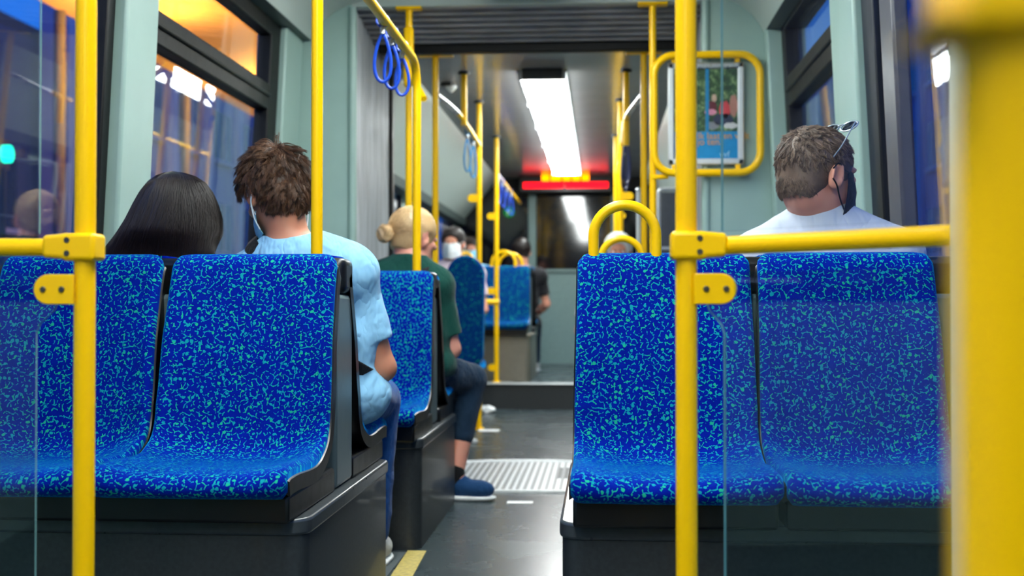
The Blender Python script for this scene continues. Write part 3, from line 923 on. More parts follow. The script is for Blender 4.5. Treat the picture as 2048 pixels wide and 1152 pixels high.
# poles along the seats
pole('seat_pole', 'slim yellow pole rising behind the seat in front of the man in light blue', -0.748, 3.13, 0.975, 2.43, 0.0155, foot=False)
hp = empty('handrail_pole', (-0.716, 4.66, 0.97)); tag(hp, 'yellow pole that bends into a ceiling handrail with blue straps, behind the second left seat', 'handrail')
zr = 1.80
path = arc_path([(0, 0, 0), (0, 0, zr - .97), (-0.02, -1.35, zr - .97 + .03), (-0.02, -3.6, zr - .97 + .03)], 0.13, 10)
MB().tube(path, 0.0165, 20).build('rail', 'yellow', hp)
p6 = pole('gangway_pole', 'yellow pole with a T plate at the near left edge of the gangway', -0.958, 5.97, 0, 2.352, 0.0175, plate=0.13, group='gangway poles')
MB().box(-0.024, 0.024, -0.03, 0.02, 1.95, 2.25).build('sleeve', 'yellow', p6, bevel=0.012)
MB().tube([(0.005, -0.035, 2.12), (0.005, -0.02, 2.12)], 0.011, 16).build('bolt', 'silver', p6)
MB().tube([(0, -0.01, 2.02), (0.10, -0.16, 1.86)], 0.017, 16).build('link', 'yellow', p6)
pole('gangway_pole', 'yellow pole with a T plate at the far left edge of the gangway', -0.913, 6.62, 0, 2.2499, 0.0175, plate=0.2, group='gangway poles')
p8 = pole('gangway_pole', 'yellow pole with a T plate right of the gangway, carrying the poster hoop', 0.262, 5.97, 0, 2.352, 0.0175, plate=0.15, group='gangway poles')
pole('gangway_pole', 'darker yellow pole at the far right edge of the gangway', 0.241, 6.62, 0, 2.2499, 0.0175, plate=0.2, group='gangway poles')

# hoop around the poster
hoop = empty('poster_hoop', (0.30, 5.93, 1.3)); tag(hoop, 'rounded rectangular hoop of yellow tube around the framed poster', 'grab rail')
A, B_ = at(1308, 111, 5.9), at(1521, 345, 5.9)
def rr3(x0, x1, z0, z1, r, y): return [(p_[0], y, p_[1]) for p_ in rrect(x0, x1, z0, z1, r, 8)]
MB().tube([(x_ - .30, -0.03, z_ - 1.3) for x_, _, z_ in rr3(A.x, B_.x, B_.z, A.z, 0.10, 0)], 0.0185, 18, closed=True).build('hoop_tube', 'yellow', hoop)
q = at(1345, 352, 5.9)
MB().tube([(0.262 - .30, 0.03, q.z - 1.3 - .0), (0.33 - .30, -0.02, q.z - 1.3)], 0.013, 12).build('link', 'yellow', hoop)
# framed poster
ps = empty('framed_poster', (0.42, 5.93, 1.6)); tag(ps, 'silver-framed poster with a blue lower part, hanging inside the yellow hoop', 'poster')
a0, a1 = at(1336, 125, 5.9), at(1489, 328, 5.9)
X0, X1, Z0, Z1 = a0.x - .42, a1.x - .42, a1.z - 1.6, a0.z - 1.6
q = MB(); fw = 0.030
q.box(X0, X0 + fw, -0.02, 0.0, Z0, Z1); q.box(X1 - fw, X1, -0.02, 0.0, Z0, Z1); q.box(X0, X1, -0.02, 0.0, Z0, Z0 + fw)
q.build('frame', 'alu', ps, bevel=0.006)
MB().box(X0, X1, -0.02, 0.0, Z1 - fw, Z1).build('frame_top', 'silver', ps, bevel=0.006)
for x_ in (X0 + .03, X1 - .03):
    q = MB(); q.box(x_ - .012, x_ + .012, -0.02, 0.01, Z1, Z1 + .03); q.box(x_ - .012, x_ + .012, -0.02, 0.01, Z0 - .035, Z0); q.build('hanger', 'yellow', ps, bevel=0.003)


def leaf_mat():
    g = N('poster_photo'); v = g.coord('Object'); n = g.noise(v, 30, 5, 0.7); n2 = g.noise(v, 55, 3)
    sp_ = g.n('ShaderNodeSeparateXYZ'); g.l(v, sp_.inputs[0])
    gr = g.ramp(n, [(0.35, lin(22, 40, 30)), (0.52, lin(50, 84, 52)), (0.7, lin(150, 176, 120))])
    lo = g.ramp(n2, [(0.35, lin(60, 66, 70)), (0.65, lin(168, 166, 152))])
    k_ = g.math('LESS_THAN', g.math('MULTIPLY_ADD', n, 0.05, sp_.outputs['Z']), 0.045)
    g.bsdf(g.mix(k_, gr, lo), 0.35); return g.m


zsplit = at(1430, 262, 5.9).z - 1.6
MB().box(X0 + fw * .8, X1 - fw * .8, -0.010, -0.004, zsplit, Z1 - fw * .8).build('picture', leaf_mat(), ps)
MB().box(X0 + fw * .8, X1 - fw * .8, -0.010, -0.004, Z0 + fw * .8, zsplit).build('blue_caption', plain('poster_blue', (0, 132, 190), 0.35), ps)
def blob(cx, cz, rx, rz, nm, rgb, y=-0.0115, par=ps):
    c_ = at(cx, cz, 5.9); rx, rz = rx * 5.9 / 2400, rz * 5.9 / 2400
    ol_ = [(c_.x - .42 + rx * math.cos(t_ * PI / 10), c_.z - 1.6 + rz * math.sin(t_ * PI / 10) * (1 + .15 * math.sin(t_ * 2.1))) for t_ in range(20)]
    MB().prism(ol_, 'y', y, -0.0099).build(nm, plain(nm, rgb, 0.35), par)
blob(1450, 218, 11, 17, 'red_jacket', (196, 60, 66)); blob(1425, 212, 9, 12, 'maroon_shirt', (92, 34, 44)); blob(1429, 195, 5, 8, 'pale_head', (186, 160, 140))
blob(1447, 238, 20, 12, 'dark_trousers', (44, 50, 74)); blob(1422, 223, 12, 6, 'pink_sleeve', (200, 130, 150), -0.012); blob(1468, 210, 8, 22, 'skin_patch', (170, 120, 104), -0.012)
blob(1425, 250, 14, 8, 'grey_bag', (120, 124, 130)); blob(1462, 250, 14, 6, 'pale_shoes', (196, 196, 196), -0.012)
xs_ = at(1415, 200, 5.9).x - .42
MB().box(xs_ - .008, xs_ + .008, -0.013, -0.0099, zsplit, Z1 - fw).build('blue_post', plain('poster_post', (0, 120, 170), 0.4), ps)


def text(body, size, loc, rgb, name, parent):
    cu = bpy.data.curves.new(name, 'FONT'); cu.body = body; cu.size = size; cu.extrude = 0.0008
    t = bpy.data.objects.new(name + '_src', cu); C.objects.link(t)
    bpy.context.view_layer.update()
    me = bpy.data.meshes.new_from_object(t.evaluated_get(bpy.context.evaluated_depsgraph_get()))
    bpy.data.objects.remove(t); bpy.data.curves.remove(cu)
    o_ = bpy.data.objects.new(name, me); C.objects.link(o_); o_.parent = parent; o_.location = loc; o_.rotation_euler = (PI / 2, 0, 0)
    me.materials.clear(); me.materials.append(plain(name, rgb, 0.4)); return o_


p = at(1395, 277, 5.9)
text('Ik laat en volt', 0.046, (p.x - .42, -0.012, p.z - 1.6), (206, 150, 60), 'poster_text', ps)
p = at(1395, 289, 5.9)
text('jo ten.', 0.046, (p.x - .42, -0.012, p.z - 1.6), (206, 150, 60), 'poster_text', ps)
p = at(1440, 313, 5.9)
text('vvf', 0.042, (p.x - .42, -0.012, p.z - 1.6), (170, 214, 236), 'poster_logo', ps)

# far car poles and rails
def hung(px, top_y, y, z0, label, brk=(), d=-1, grp='poles of the far car'):
    x_ = at(px, top_y, y).x
    r_ = pole('far_pole', label, x_, y, z0, 2.25, 0.0185, group=grp, foot=z0 < 0.5)
    MB().tube([(0, 0, 2.235 - z0), (0, 0, 2.2499 - z0)], 0.035, 20).build('ceiling_rose', 'black', r_)
    for py, ln in brk:
        bracket(r_, at(px, py, y).z - z0, d, ln=ln, h=0.055, r=0.0175, screws=False)
    return r_


h1 = hung(928, 140, 7.15, 1.93, 'short yellow hanger holding the left handrail just beyond the gangway')
h2 = hung(958, 200, 8.19, 0.0, 'left yellow pole before the step, its foot beside the crumpled tissue', [(397, .06)])
h3 = hung(993, 266, 9.9, 0.213, 'yellow pole standing on the step edge', [(433, .06), (582, .06), (735, .05)])
MB().tube([(-0.115, -0.03, at(980, 604, 9.9).z - .213), (0.02, 0, at(980, 604, 9.9).z - .213)], 0.024, 14).build('clamp', 'yellow', h3)
h4 = hung(1252, 140, 7.15, 1.80, 'short yellow hanger at the right beyond the gangway')
h5 = hung(1241, 198, 8.19, 0.0, 'right yellow pole of the far car in front of the step', [(393, .07)], 1)
h6 = hung(1232, 266, 9.9, 0.213, 'right yellow pole on the raised floor', [(432, .06)], 1)


def far_rail(label, pts_, r=0.015):
    o_ = Vector(pts_[0]); root = empty('far_handrail', o_); tag(root, label, 'handrail', 'handrails of the far car')
    k_ = max(1, len(pts_) // 3)
    MB().tube([Vector(p_) - o_ for p_ in arc_path(pts_[:3], .06, 5)], r, 16).build('bare_end', 'silver', root)
    MB().tube([Vector(p_) - o_ for p_ in arc_path(pts_[2:], .06, 5)], r, 16).build('rail', 'yellow', root)


far_rail('left handrail that runs from the gangway pole to the standing far pole', [(-0.905, 6.62, 2.022), (-0.866, 6.80, 2.004), (-0.835, 7.0, 1.985), (-0.822, 7.15, 1.970), (-0.825, 8.19, 1.950)])
far_rail('left handrail beyond the step with hanging straps', [(-0.86, 9.9, 1.95), (-0.86, 10.2, 1.95), (-0.86, 10.6, 1.95), (-0.86, 12.6, 1.95), (-0.86, 12.9, 1.95)])
far_rail('right handrail beyond the gangway with dark straps', [(0.235, 6.62, 2.008), (0.185, 6.85, 1.975), (0.165, 7.0, 1.965), (0.15, 7.2, 1.955), (0.15, 8.9, 1.948), (0.15, 9.9, 1.945)])


def strap(x, y, z, mat, label, group, drop=0.20, wdt=0.034, tw=0.0, R=0.017):
    """hanging loop: band round the rail, metal clip, teardrop loop"""
    root = empty('hanging_strap', (x, y, z), tw); tag(root, label, 'hanging strap', group)
    q = MB(); q.tube([(0, 0, -R * 0.6 + R * 1.5 * math.cos(t_) * 0 + 0) if False else ((R + .004) * math.sin(t_), 0, (R + .004) * math.cos(t_)) for t_ in [2 * PI * i / 16 for i in range(16)]], 0.004, 6, closed=True, flat=(0.0035, 0.013, (0, 0, 1)) if False else None)
    q.build('band', mat, root)
    MB().box(-0.009, 0.009, -0.009, 0.009, -R - 0.030, -R - 0.003).build('clip', 'silver', root, bevel=0.003)
    pts_ = []; top = -R - 0.026
    for i in range(28):
        t_ = 2 * PI * i / 28
        zz_ = -drop / 2 * (1 - math.cos(t_)); xx_ = wdt * math.sin(t_) * (0.25 + 0.75 * math.sin(t_ / 2) ** 1.2)
        pts_.append((xx_, 0, top + zz_))
    MB().tube(pts_, 0.0058, 8, closed=True).build('loop', mat, root)
    return root


GS = 'blue hanging straps on the left handrail'
for i, (y_, lb, tw, wd, dr) in enumerate(((4.02, 'blue hanging strap, the one nearest the camera on the left handrail', 0.25, .036, .165), (4.20, 'blue hanging strap, middle one of three on the left handrail', 0.2, .034, .155), (4.42, 'blue hanging strap, the furthest of three just before the rail bends down', 0.25, .032, .14))):
    strap(-0.735 + .0, y_, 1.817, 'blue_strap', lb, GS, dr, wd, tw)
for i, y_ in enumerate((7.55, 7.9)):
    strap(-0.838, y_, 1.95, 'teal_strap', ('light blue strap on the far left handrail, the nearer one', 'light blue strap on the far left handrail, beside the standing pole')[i], 'light blue straps', .21, .045, 1.1)
for i, y_ in enumerate((10.2, 10.6, 11.1, 11.6)):
    strap(-0.86, y_, 1.95, 'blue_strap', 'small blue strap on the handrail beyond the step, %s from the step' % ('nearest', 'second', 'third', 'fourth')[i], 'blue straps beyond the step', .18, .045, 1.0)
for i, y_ in enumerate((7.5, 7.9, 8.5)):
    strap(0.165, y_, 1.95, 'navy_strap', 'dark navy strap on the right far handrail, %s from the gangway' % ('nearest', 'second', 'third')[i], 'dark straps on the right', .30, .05, 0.9)

# right of the aisle in the far car
a0, a1 = at(1318, 378, 7.6), at(1404, 497, 7.6)
pn = empty('partition', (0.55, 7.6, 0)); tag(pn, 'dark grey partition with a pale metal rim beyond the gangway, right of the hoop handle', 'partition')
MB().box(a0.x - .55 + .01, a1.x - .55 + .3, 0, 0.04, 0.0, a0.z - .02).build('board', plain('dark_board', (76, 82, 90), 0.4), pn, bevel=0.006)
q = MB(); q.tube(arc_path([(a0.x - .55, 0.02, 0.05), (a0.x - .55, 0.02, a0.z), (a1.x - .55 + .3, 0.02, a0.z)], 0.03), 0.013, 12); q.build('rim', 'alu', pn)
MB().box(a0.x - .54, a1.x - .55 + .3, -0.004, 0.0, a1.z - .005, a1.z + .012).build('rail', 'alu', pn)
p = at(1277, 380, 7.5)
sv = empty('silver_stanchion', (p.x, 7.5, 0)); tag(sv, 'short silver stanchion with a ball top beyond the hoop handle', 'stanchion')
MB().tube([(0, 0, 0), (0, 0, p.z)], 0.014, 16).build('shaft', 'alu', sv)
q = MB(); q.tube([(0, 0, p.z - .018 + .036 * i / 8) for i in range(9)], [max(.003, .019 * math.sin(PI * i / 8)) for i in range(9)], 14); q.build('ball_top', 'silver', sv)

# little litter at the foot of the far pole, and an emblem on the riser
def crumple(loc, r, label):
    m = MB(); n1, n2 = 10, 14
    vs = [(0, 0, r * .6)]
    for i in range(1, n1):
        for j in range(n2):
            t_, f_ = PI * i / n1, 2 * PI * j / n2; k_ = r * rnd.uniform(.7, 1.2)
            vs.append((k_ * math.sin(t_) * math.cos(f_) * 1.4, k_ * math.sin(t_) * math.sin(f_), max(-r * .5, k_ * math.cos(t_) * .6)))
    vs.append((0, 0, -r * .5)); fs = [(0, 1 + j, 1 + (j + 1) % n2) for j in range(n2)]
    for i in range(n1 - 2):
        for j in range(n2): fs.append((1 + i * n2 + j, 1 + (i + 1) * n2 + j, 1 + (i + 1) * n2 + (j + 1) % n2, 1 + i * n2 + (j + 1) % n2))
    k0 = 1 + (n1 - 2) * n2
    fs += [(k0 + j, len(vs) - 1, k0 + (j + 1) % n2) for j in range(n2)]
    m.add(vs, fs); tag(m.build('tissue', 'white', loc=(loc[0], loc[1], r * .5 + .001), angle=20), label, 'tissue', 'crumpled tissues')
p = at(973, 826, 9.45); crumple((p.x, 9.45), .05, 'larger crumpled white tissue beside the foot of the far pole')
p = at(947, 886, 7.4); crumple((p.x, 7.4), .02, 'small scrap of white tissue on the floor nearer the turntable')
p = at(978, 862, 8.1)
tag(MB().box(p.x - .07, p.x + .07, 8.06, 8.16, .0005, .004).build('floor_marker', 'white'), 'pale marker strip on the floor at the foot of the far pole', 'marker')

# ------------------------------------------------------------------ organic surfaces: blended solids meshed as one skin
def sleeve(a, b_, r1, r2, k=0.02): return ('s', np.array(a, float), np.array(b_, float), r1, r2, k, 'add')
def rcone(a, b_, r1, r2, k=0.02, op='add'): return ('c', np.array(a, float), np.array(b_, float), r1, r2, k, op)
def ell(c, r, k=0.02, op='add', R=None): return ('e', np.array(c, float), np.array(r, float), np.eye(3) if R is None else np.array(R, float), None, k, op)
def ball(c, r, k=0.02, op='add'): return ell(c, (r, r, r), k, op)
def cutp(p, n): return ('p', np.array(p, float), np.array(n, float) / np.linalg.norm(n), None, None, 0, 'cut')


def mesh_sdf(prims, h, name, mat, parent=None, wrinkle=0.0, seed=1, smooth=0, origin=(0, 0, 0)):
    lo, hi = np.full(3, 1e9), np.full(3, -1e9)
    for q in prims:
        if q[6] != 'add': continue
        if q[0] in 'cs':
            r = max(q[3], q[4]); lo = np.minimum(lo, np.minimum(q[1], q[2]) - r); hi = np.maximum(hi, np.maximum(q[1], q[2]) + r)
        else:
            r = q[2].max(); lo = np.minimum(lo, q[1] - r); hi = np.maximum(hi, q[1] + r)
    lo -= 4 * h; hi += 4 * h
    n = np.ceil((hi - lo) / h).astype(int) + 1
    ax = [lo[i] + h * np.arange(n[i]) for i in range(3)]
    D = np.full(n, 1.0, dtype=np.float32)
    for q in prims:
        if q[0] == 'p':
            X, Y, Z = np.meshgrid(*ax, indexing='ij', sparse=True)
            d = (X - q[1][0]) * q[2][0] + (Y - q[1][1]) * q[2][1] + (Z - q[1][2]) * q[2][2]
            D = np.maximum(D, d.astype(np.float32)); continue
        k = q[5]; mg = k + 3 * h + 0.02
        if q[0] in 'cs':
            r = max(q[3], q[4]); a, b_ = np.minimum(q[1], q[2]) - r - mg, np.maximum(q[1], q[2]) + r + mg
        else:
            r = q[2].max(); a, b_ = q[1] - r - mg, q[1] + r + mg
        i0 = np.clip(((a - lo) / h).astype(int), 0, n - 1); i1 = np.clip(((b_ - lo) / h).astype(int) + 1, 1, n)
        if (i1 <= i0).any(): continue
        X, Y, Z = np.meshgrid(*[ax[i][i0[i]:i1[i]] for i in range(3)], indexing='ij')
        P = np.stack([X, Y, Z], -1)
        if q[0] in 'cs':
            ab = q[2] - q[1]; L2 = max(1e-12, (ab * ab).sum()); t = np.clip(((P - q[1]) @ ab) / L2, 0, 1)
            d = np.linalg.norm(P - q[1] - t[..., None] * ab, axis=-1) - (q[3] + (q[4] - q[3]) * t)
            if q[0] == 's': d = np.maximum(d, (P - q[2]) @ (ab / math.sqrt(L2)))
        else:
            Pl = (P - q[1]) @ q[3]
            k0 = np.linalg.norm(Pl / q[2], axis=-1); k1 = np.linalg.norm(Pl / q[2] ** 2, axis=-1)
            d = k0 * (k0 - 1) / np.maximum(k1, 1e-6)
        sl = tuple(slice(i0[i], i1[i]) for i in range(3)); cur = D[sl]; d = d.astype(np.float32)
        kk = max(k, 1e-5)
        if q[6] == 'add':
            hh = np.maximum(kk - np.abs(cur - d), 0) / kk; D[sl] = np.minimum(cur, d) - hh * hh * kk / 4
        else:
            hh = np.maximum(kk - np.abs(cur + d), 0) / kk; D[sl] = np.maximum(cur, -d) + hh * hh * kk / 4
    if wrinkle:
        rs = np.random.RandomState(seed); X, Y, Z = np.meshgrid(*ax, indexing='ij', sparse=True); acc = 0
        wx = 0.6 * np.sin(9 * Z + 4 * X) + .4 * np.sin(13 * Y + 3)
        for i in range(6):
            v = rs.normal(size=3); v /= np.linalg.norm(v); f = rs.uniform(22, 60)
            acc = acc + np.abs(np.sin(f * (v[0] * X + v[1] * Y + v[2] * Z) / 2 + rs.uniform(0, 6) + 1.6 * wx)) / 6
        D = D + (acc - 0.6).astype(np.float32) * wrinkle
    S = D < 0
    c = [S[i:n[0] - 1 + i, j:n[1] - 1 + j, k:n[2] - 1 + k] for i in (0, 1) for j in (0, 1) for k in (0, 1)]
    cnt = sum(x.astype(np.int8) for x in c); act = (cnt > 0) & (cnt < 8)
    I = np.argwhere(act); idx = -np.ones(act.shape, dtype=np.int64); idx[act] = np.arange(len(I))
    acc = np.zeros((len(I), 3)); num = np.zeros(len(I))
    cor = [np.array((i, j, k)) for i in (0, 1) for j in (0, 1) for k in (0, 1)]
    val = [D[tuple((I + c_).T)] for c_ in cor]
    for a in range(8):
        for b_ in range(a + 1, 8):
            if np.abs(cor[a] - cor[b_]).sum() != 1: continue
            m_ = (val[a] < 0) != (val[b_] < 0)
            t = np.where(m_, val[a] / np.where(m_, val[a] - val[b_], 1), 0)
            acc += np.where(m_[:, None], cor[a] + t[:, None] * (cor[b_] - cor[a]), 0); num += m_
    V = lo + h * (I + acc / num[:, None])
    Q = []
    for axn in range(3):
        u, v = [(1, 2), (2, 0), (0, 1)][axn]
        sh = [slice(None)] * 3; sh2 = [slice(None)] * 3; sh[axn] = slice(0, n[axn] - 1); sh2[axn] = slice(1, n[axn])
        A, B2 = S[tuple(sh)], S[tuple(sh2)]
        E_ = np.argwhere(A != B2); ok = np.ones(len(E_), bool)
        for w_ in (u, v): ok &= (E_[:, w_] > 0) & (E_[:, w_] < n[w_] - 1)
        E_ = E_[ok]; flip = A[tuple(E_.T)]
        du, dv = np.zeros(3, int), np.zeros(3, int); du[u] = 1; dv[v] = 1
        q4 = np.stack([idx[tuple((E_ - du - dv).T)], idx[tuple((E_ - dv).T)], idx[tuple(E_.T)], idx[tuple((E_ - du).T)]], 1)
        q4[~flip] = q4[~flip][:, ::-1]; Q.append(q4)
    Q = np.concatenate(Q); Q = Q[(Q >= 0).all(1)]
    me = bpy.data.meshes.new(name)
    V = V - np.array(origin)
    me.vertices.add(len(V)); me.vertices.foreach_set('co', V.astype(np.float32).ravel())
    me.loops.add(len(Q) * 4); me.loops.foreach_set('vertex_index', Q.astype(np.int32).ravel())
    me.polygons.add(len(Q)); me.polygons.foreach_set('loop_start', np.arange(0, len(Q) * 4, 4, dtype=np.int32))
    me.update(calc_edges=True); me.validate()
    me.polygons.foreach_set('use_smooth', [True] * len(me.polygons))
    me.materials.append(mat)
    o = bpy.data.objects.new(name, me); C.objects.link(o); o.parent = parent
    if smooth:
        sm = o.modifiers.new('smooth', 'SMOOTH'); sm.factor = 0.5; sm.iterations = smooth
    return o


def strands(P, rad, name, mat, parent, origin=(0, 0, 0)):
    """P: (n, k, 3) strand points -> tapered three-sided hairs in one mesh"""
    n, k, _ = P.shape
    T = np.gradient(P, axis=1); T /= np.maximum(np.linalg.norm(T, axis=-1, keepdims=True), 1e-9)
    ref = np.array([0.31, 0.62, 0.72]); U = np.cross(T, ref); U /= np.maximum(np.linalg.norm(U, axis=-1, keepdims=True), 1e-9); W = np.cross(T, U)
    taper = rad * (1 - 0.75 * (np.arange(k) / (k - 1)) ** 2)
    rings = [P + (U * math.cos(a) + W * math.sin(a)) * taper[None, :, None] for a in (0, 2 * PI / 3, 4 * PI / 3)]
    V = np.stack(rings, 2).reshape(-1, 3) - np.array(origin)
    base = (np.arange(n)[:, None, None] * k + np.arange(k - 1)[None, :, None]) * 3
    j = np.arange(3)[None, None, :]; j2 = (j + 1) % 3
    Q = np.stack([base + j, base + j2, base + 3 + j2, base + 3 + j], -1).reshape(-1, 4)
    me = bpy.data.meshes.new(name)
    me.vertices.add(len(V)); me.vertices.foreach_set('co', V.astype(np.float32).ravel())
    me.loops.add(len(Q) * 4); me.loops.foreach_set('vertex_index', Q.astype(np.int32).ravel())
    me.polygons.add(len(Q)); me.polygons.foreach_set('loop_start', np.arange(0, len(Q) * 4, 4, dtype=np.int32))
    me.update(calc_edges=True)
    me.polygons.foreach_set('use_smooth', [True] * len(Q)); me.materials.append(mat)
    o = bpy.data.objects.new(name, me); C.objects.link(o); o.parent = parent; return o


class Head:
    """local frame: origin between the ears, +y towards the face, +x the person's right"""
    def __init__(s, pos, yaw=0, pitch=0, roll=0, scale=1.0):
        # yaw: degrees clockwise seen from above (towards the person's right), pitch: nod down, roll: top of head to the right
        s.p = np.array(pos, float); s.s = scale
        s.R = np.array(Euler((math.radians(-pitch), math.radians(roll), math.radians(-yaw)), 'XYZ').to_matrix())
    def w(s, v): return s.p + s.s * (np.asarray(v, float) @ s.R.T)
    def prims(s, neck, nr=0.058):
        w, k = s.w, s.s; R = s.R
        E_ = lambda c, r, kk=0.018, op='add', RR=None: ell(w(c), np.array(r) * k, kk * k, op, R if RR is None else R @ RR)
        out = [E_((0, -.014, .028), (.074, .094, .084)), E_((0, -.038, .004), (.058, .054, .056)), E_((0, .022, -.040), (.058, .064, .078)),
               E_((0, .052, -.082), (.036, .034, .030)), E_((0, .066, -.100), (.018, .016, .014), .012),
               E_((0, .076, .022), (.050, .014, .011), .014), E_((.040, .056, -.030), (.022, .020, .018), .014), E_((-.040, .056, -.030), (.022, .020, .018), .014),
               rcone(w((0, .088, .008)), w((0, .110, -.030)), .007 * k, .0115 * k, .008), E_((.011, .096, -.034), (.009, .010, .007), .006), E_((-.011, .096, -.034), (.009, .010, .007), .006),
               E_((.031, .096, -.001), (.015, .012, .010), .010, 'sub'), E_((-.031, .096, -.001), (.015, .012, .010), .010, 'sub'),
               E_((.031, .078, -.001), (.013, .012, .011), .005), E_((-.031, .078, -.001), (.013, .012, .011), .005),
               E_((0, .086, -.060), (.022, .010, .006), .005), E_((0, .085, -.071), (.019, .010, .006), .005), E_((0, .101, -.0655), (.022, .004, .0015), .003, 'sub')]
        for sx_ in (-1, 1):
            Re = np.array(Euler((math.radians(-12), 0, math.radians(-sx_ * 28)), 'XYZ').to_matrix())
            out += [E_((sx_ * .081, -.010, -.012), (.007, .020, .033), .006, 'add', Re), E_((sx_ * .077, -.003, -.030), (.007, .012, .014), .008, 'add', Re),
                    E_((sx_ * .090, -.004, -.006), (.006, .012, .021), .004, 'sub', Re), rcone(w((sx_ * .086, -.022, .010)), w((sx_ * .088, -.027, -.022)), .0045 * k, .004 * k, .004)]
        nb_ = np.array(neck, float)
        out += [rcone(w((0, -.030, -.055)), nb_, nr * k, nr * 1.06, .03), rcone(w((0, .0, -.07)), nb_ + np.array((0, .03, 0)), .045 * k, nr * .9, .03)]
        return out


def hand_prims(wr, d, n, side, s=1.0, curl=0.6):
    """wrist, direction of the fingers, palm normal (the side the fingers curl to)"""
    wr, d, n = np.array(wr, float), np.array(d, float), np.array(n, float); d /= np.linalg.norm(d); n -= d * (n @ d); n /= np.linalg.norm(n)
    u = np.cross(d, n) * side
    out = [ell(wr + d * .045 * s, np.array((.040, .014, .046)) * s, .012, 'add', np.stack([u, n, d], 1)), rcone(wr - d * .01, wr + d * .03 * s, .025 * s, .026 * s, .015)]
    for i, (o_, L) in enumerate(((-.029, .060), (-.010, .072), (.010, .076), (.029, .070))):
        p = wr + (d * .080 + u * o_) * s; dd = d.copy()
        for j, f in enumerate((.45, .32, .23)):
            a = curl * (0.5 + .5 * j) * (1 + .08 * i); dd = dd * math.cos(a) + n * math.sin(a); dd /= np.linalg.norm(dd)
            q = p + dd * L * f * 1.05 * s; out.append(rcone(p, q, (.0088 - .0008 * j) * s, (.0082 - .0009 * j) * s, .004)); p = q
    p = wr + (d * .025 + u * .034) * s; dd = d * .6 + u * .7 + n * .35; dd /= np.linalg.norm(dd)
    for L in (.036, .030):
        q = p + dd * L * s; out.append(rcone(p, q, .0115 * s, .0095 * s, .008)); p = q; dd = dd * .8 + d * .4 + n * .3; dd /= np.linalg.norm(dd)
    return out


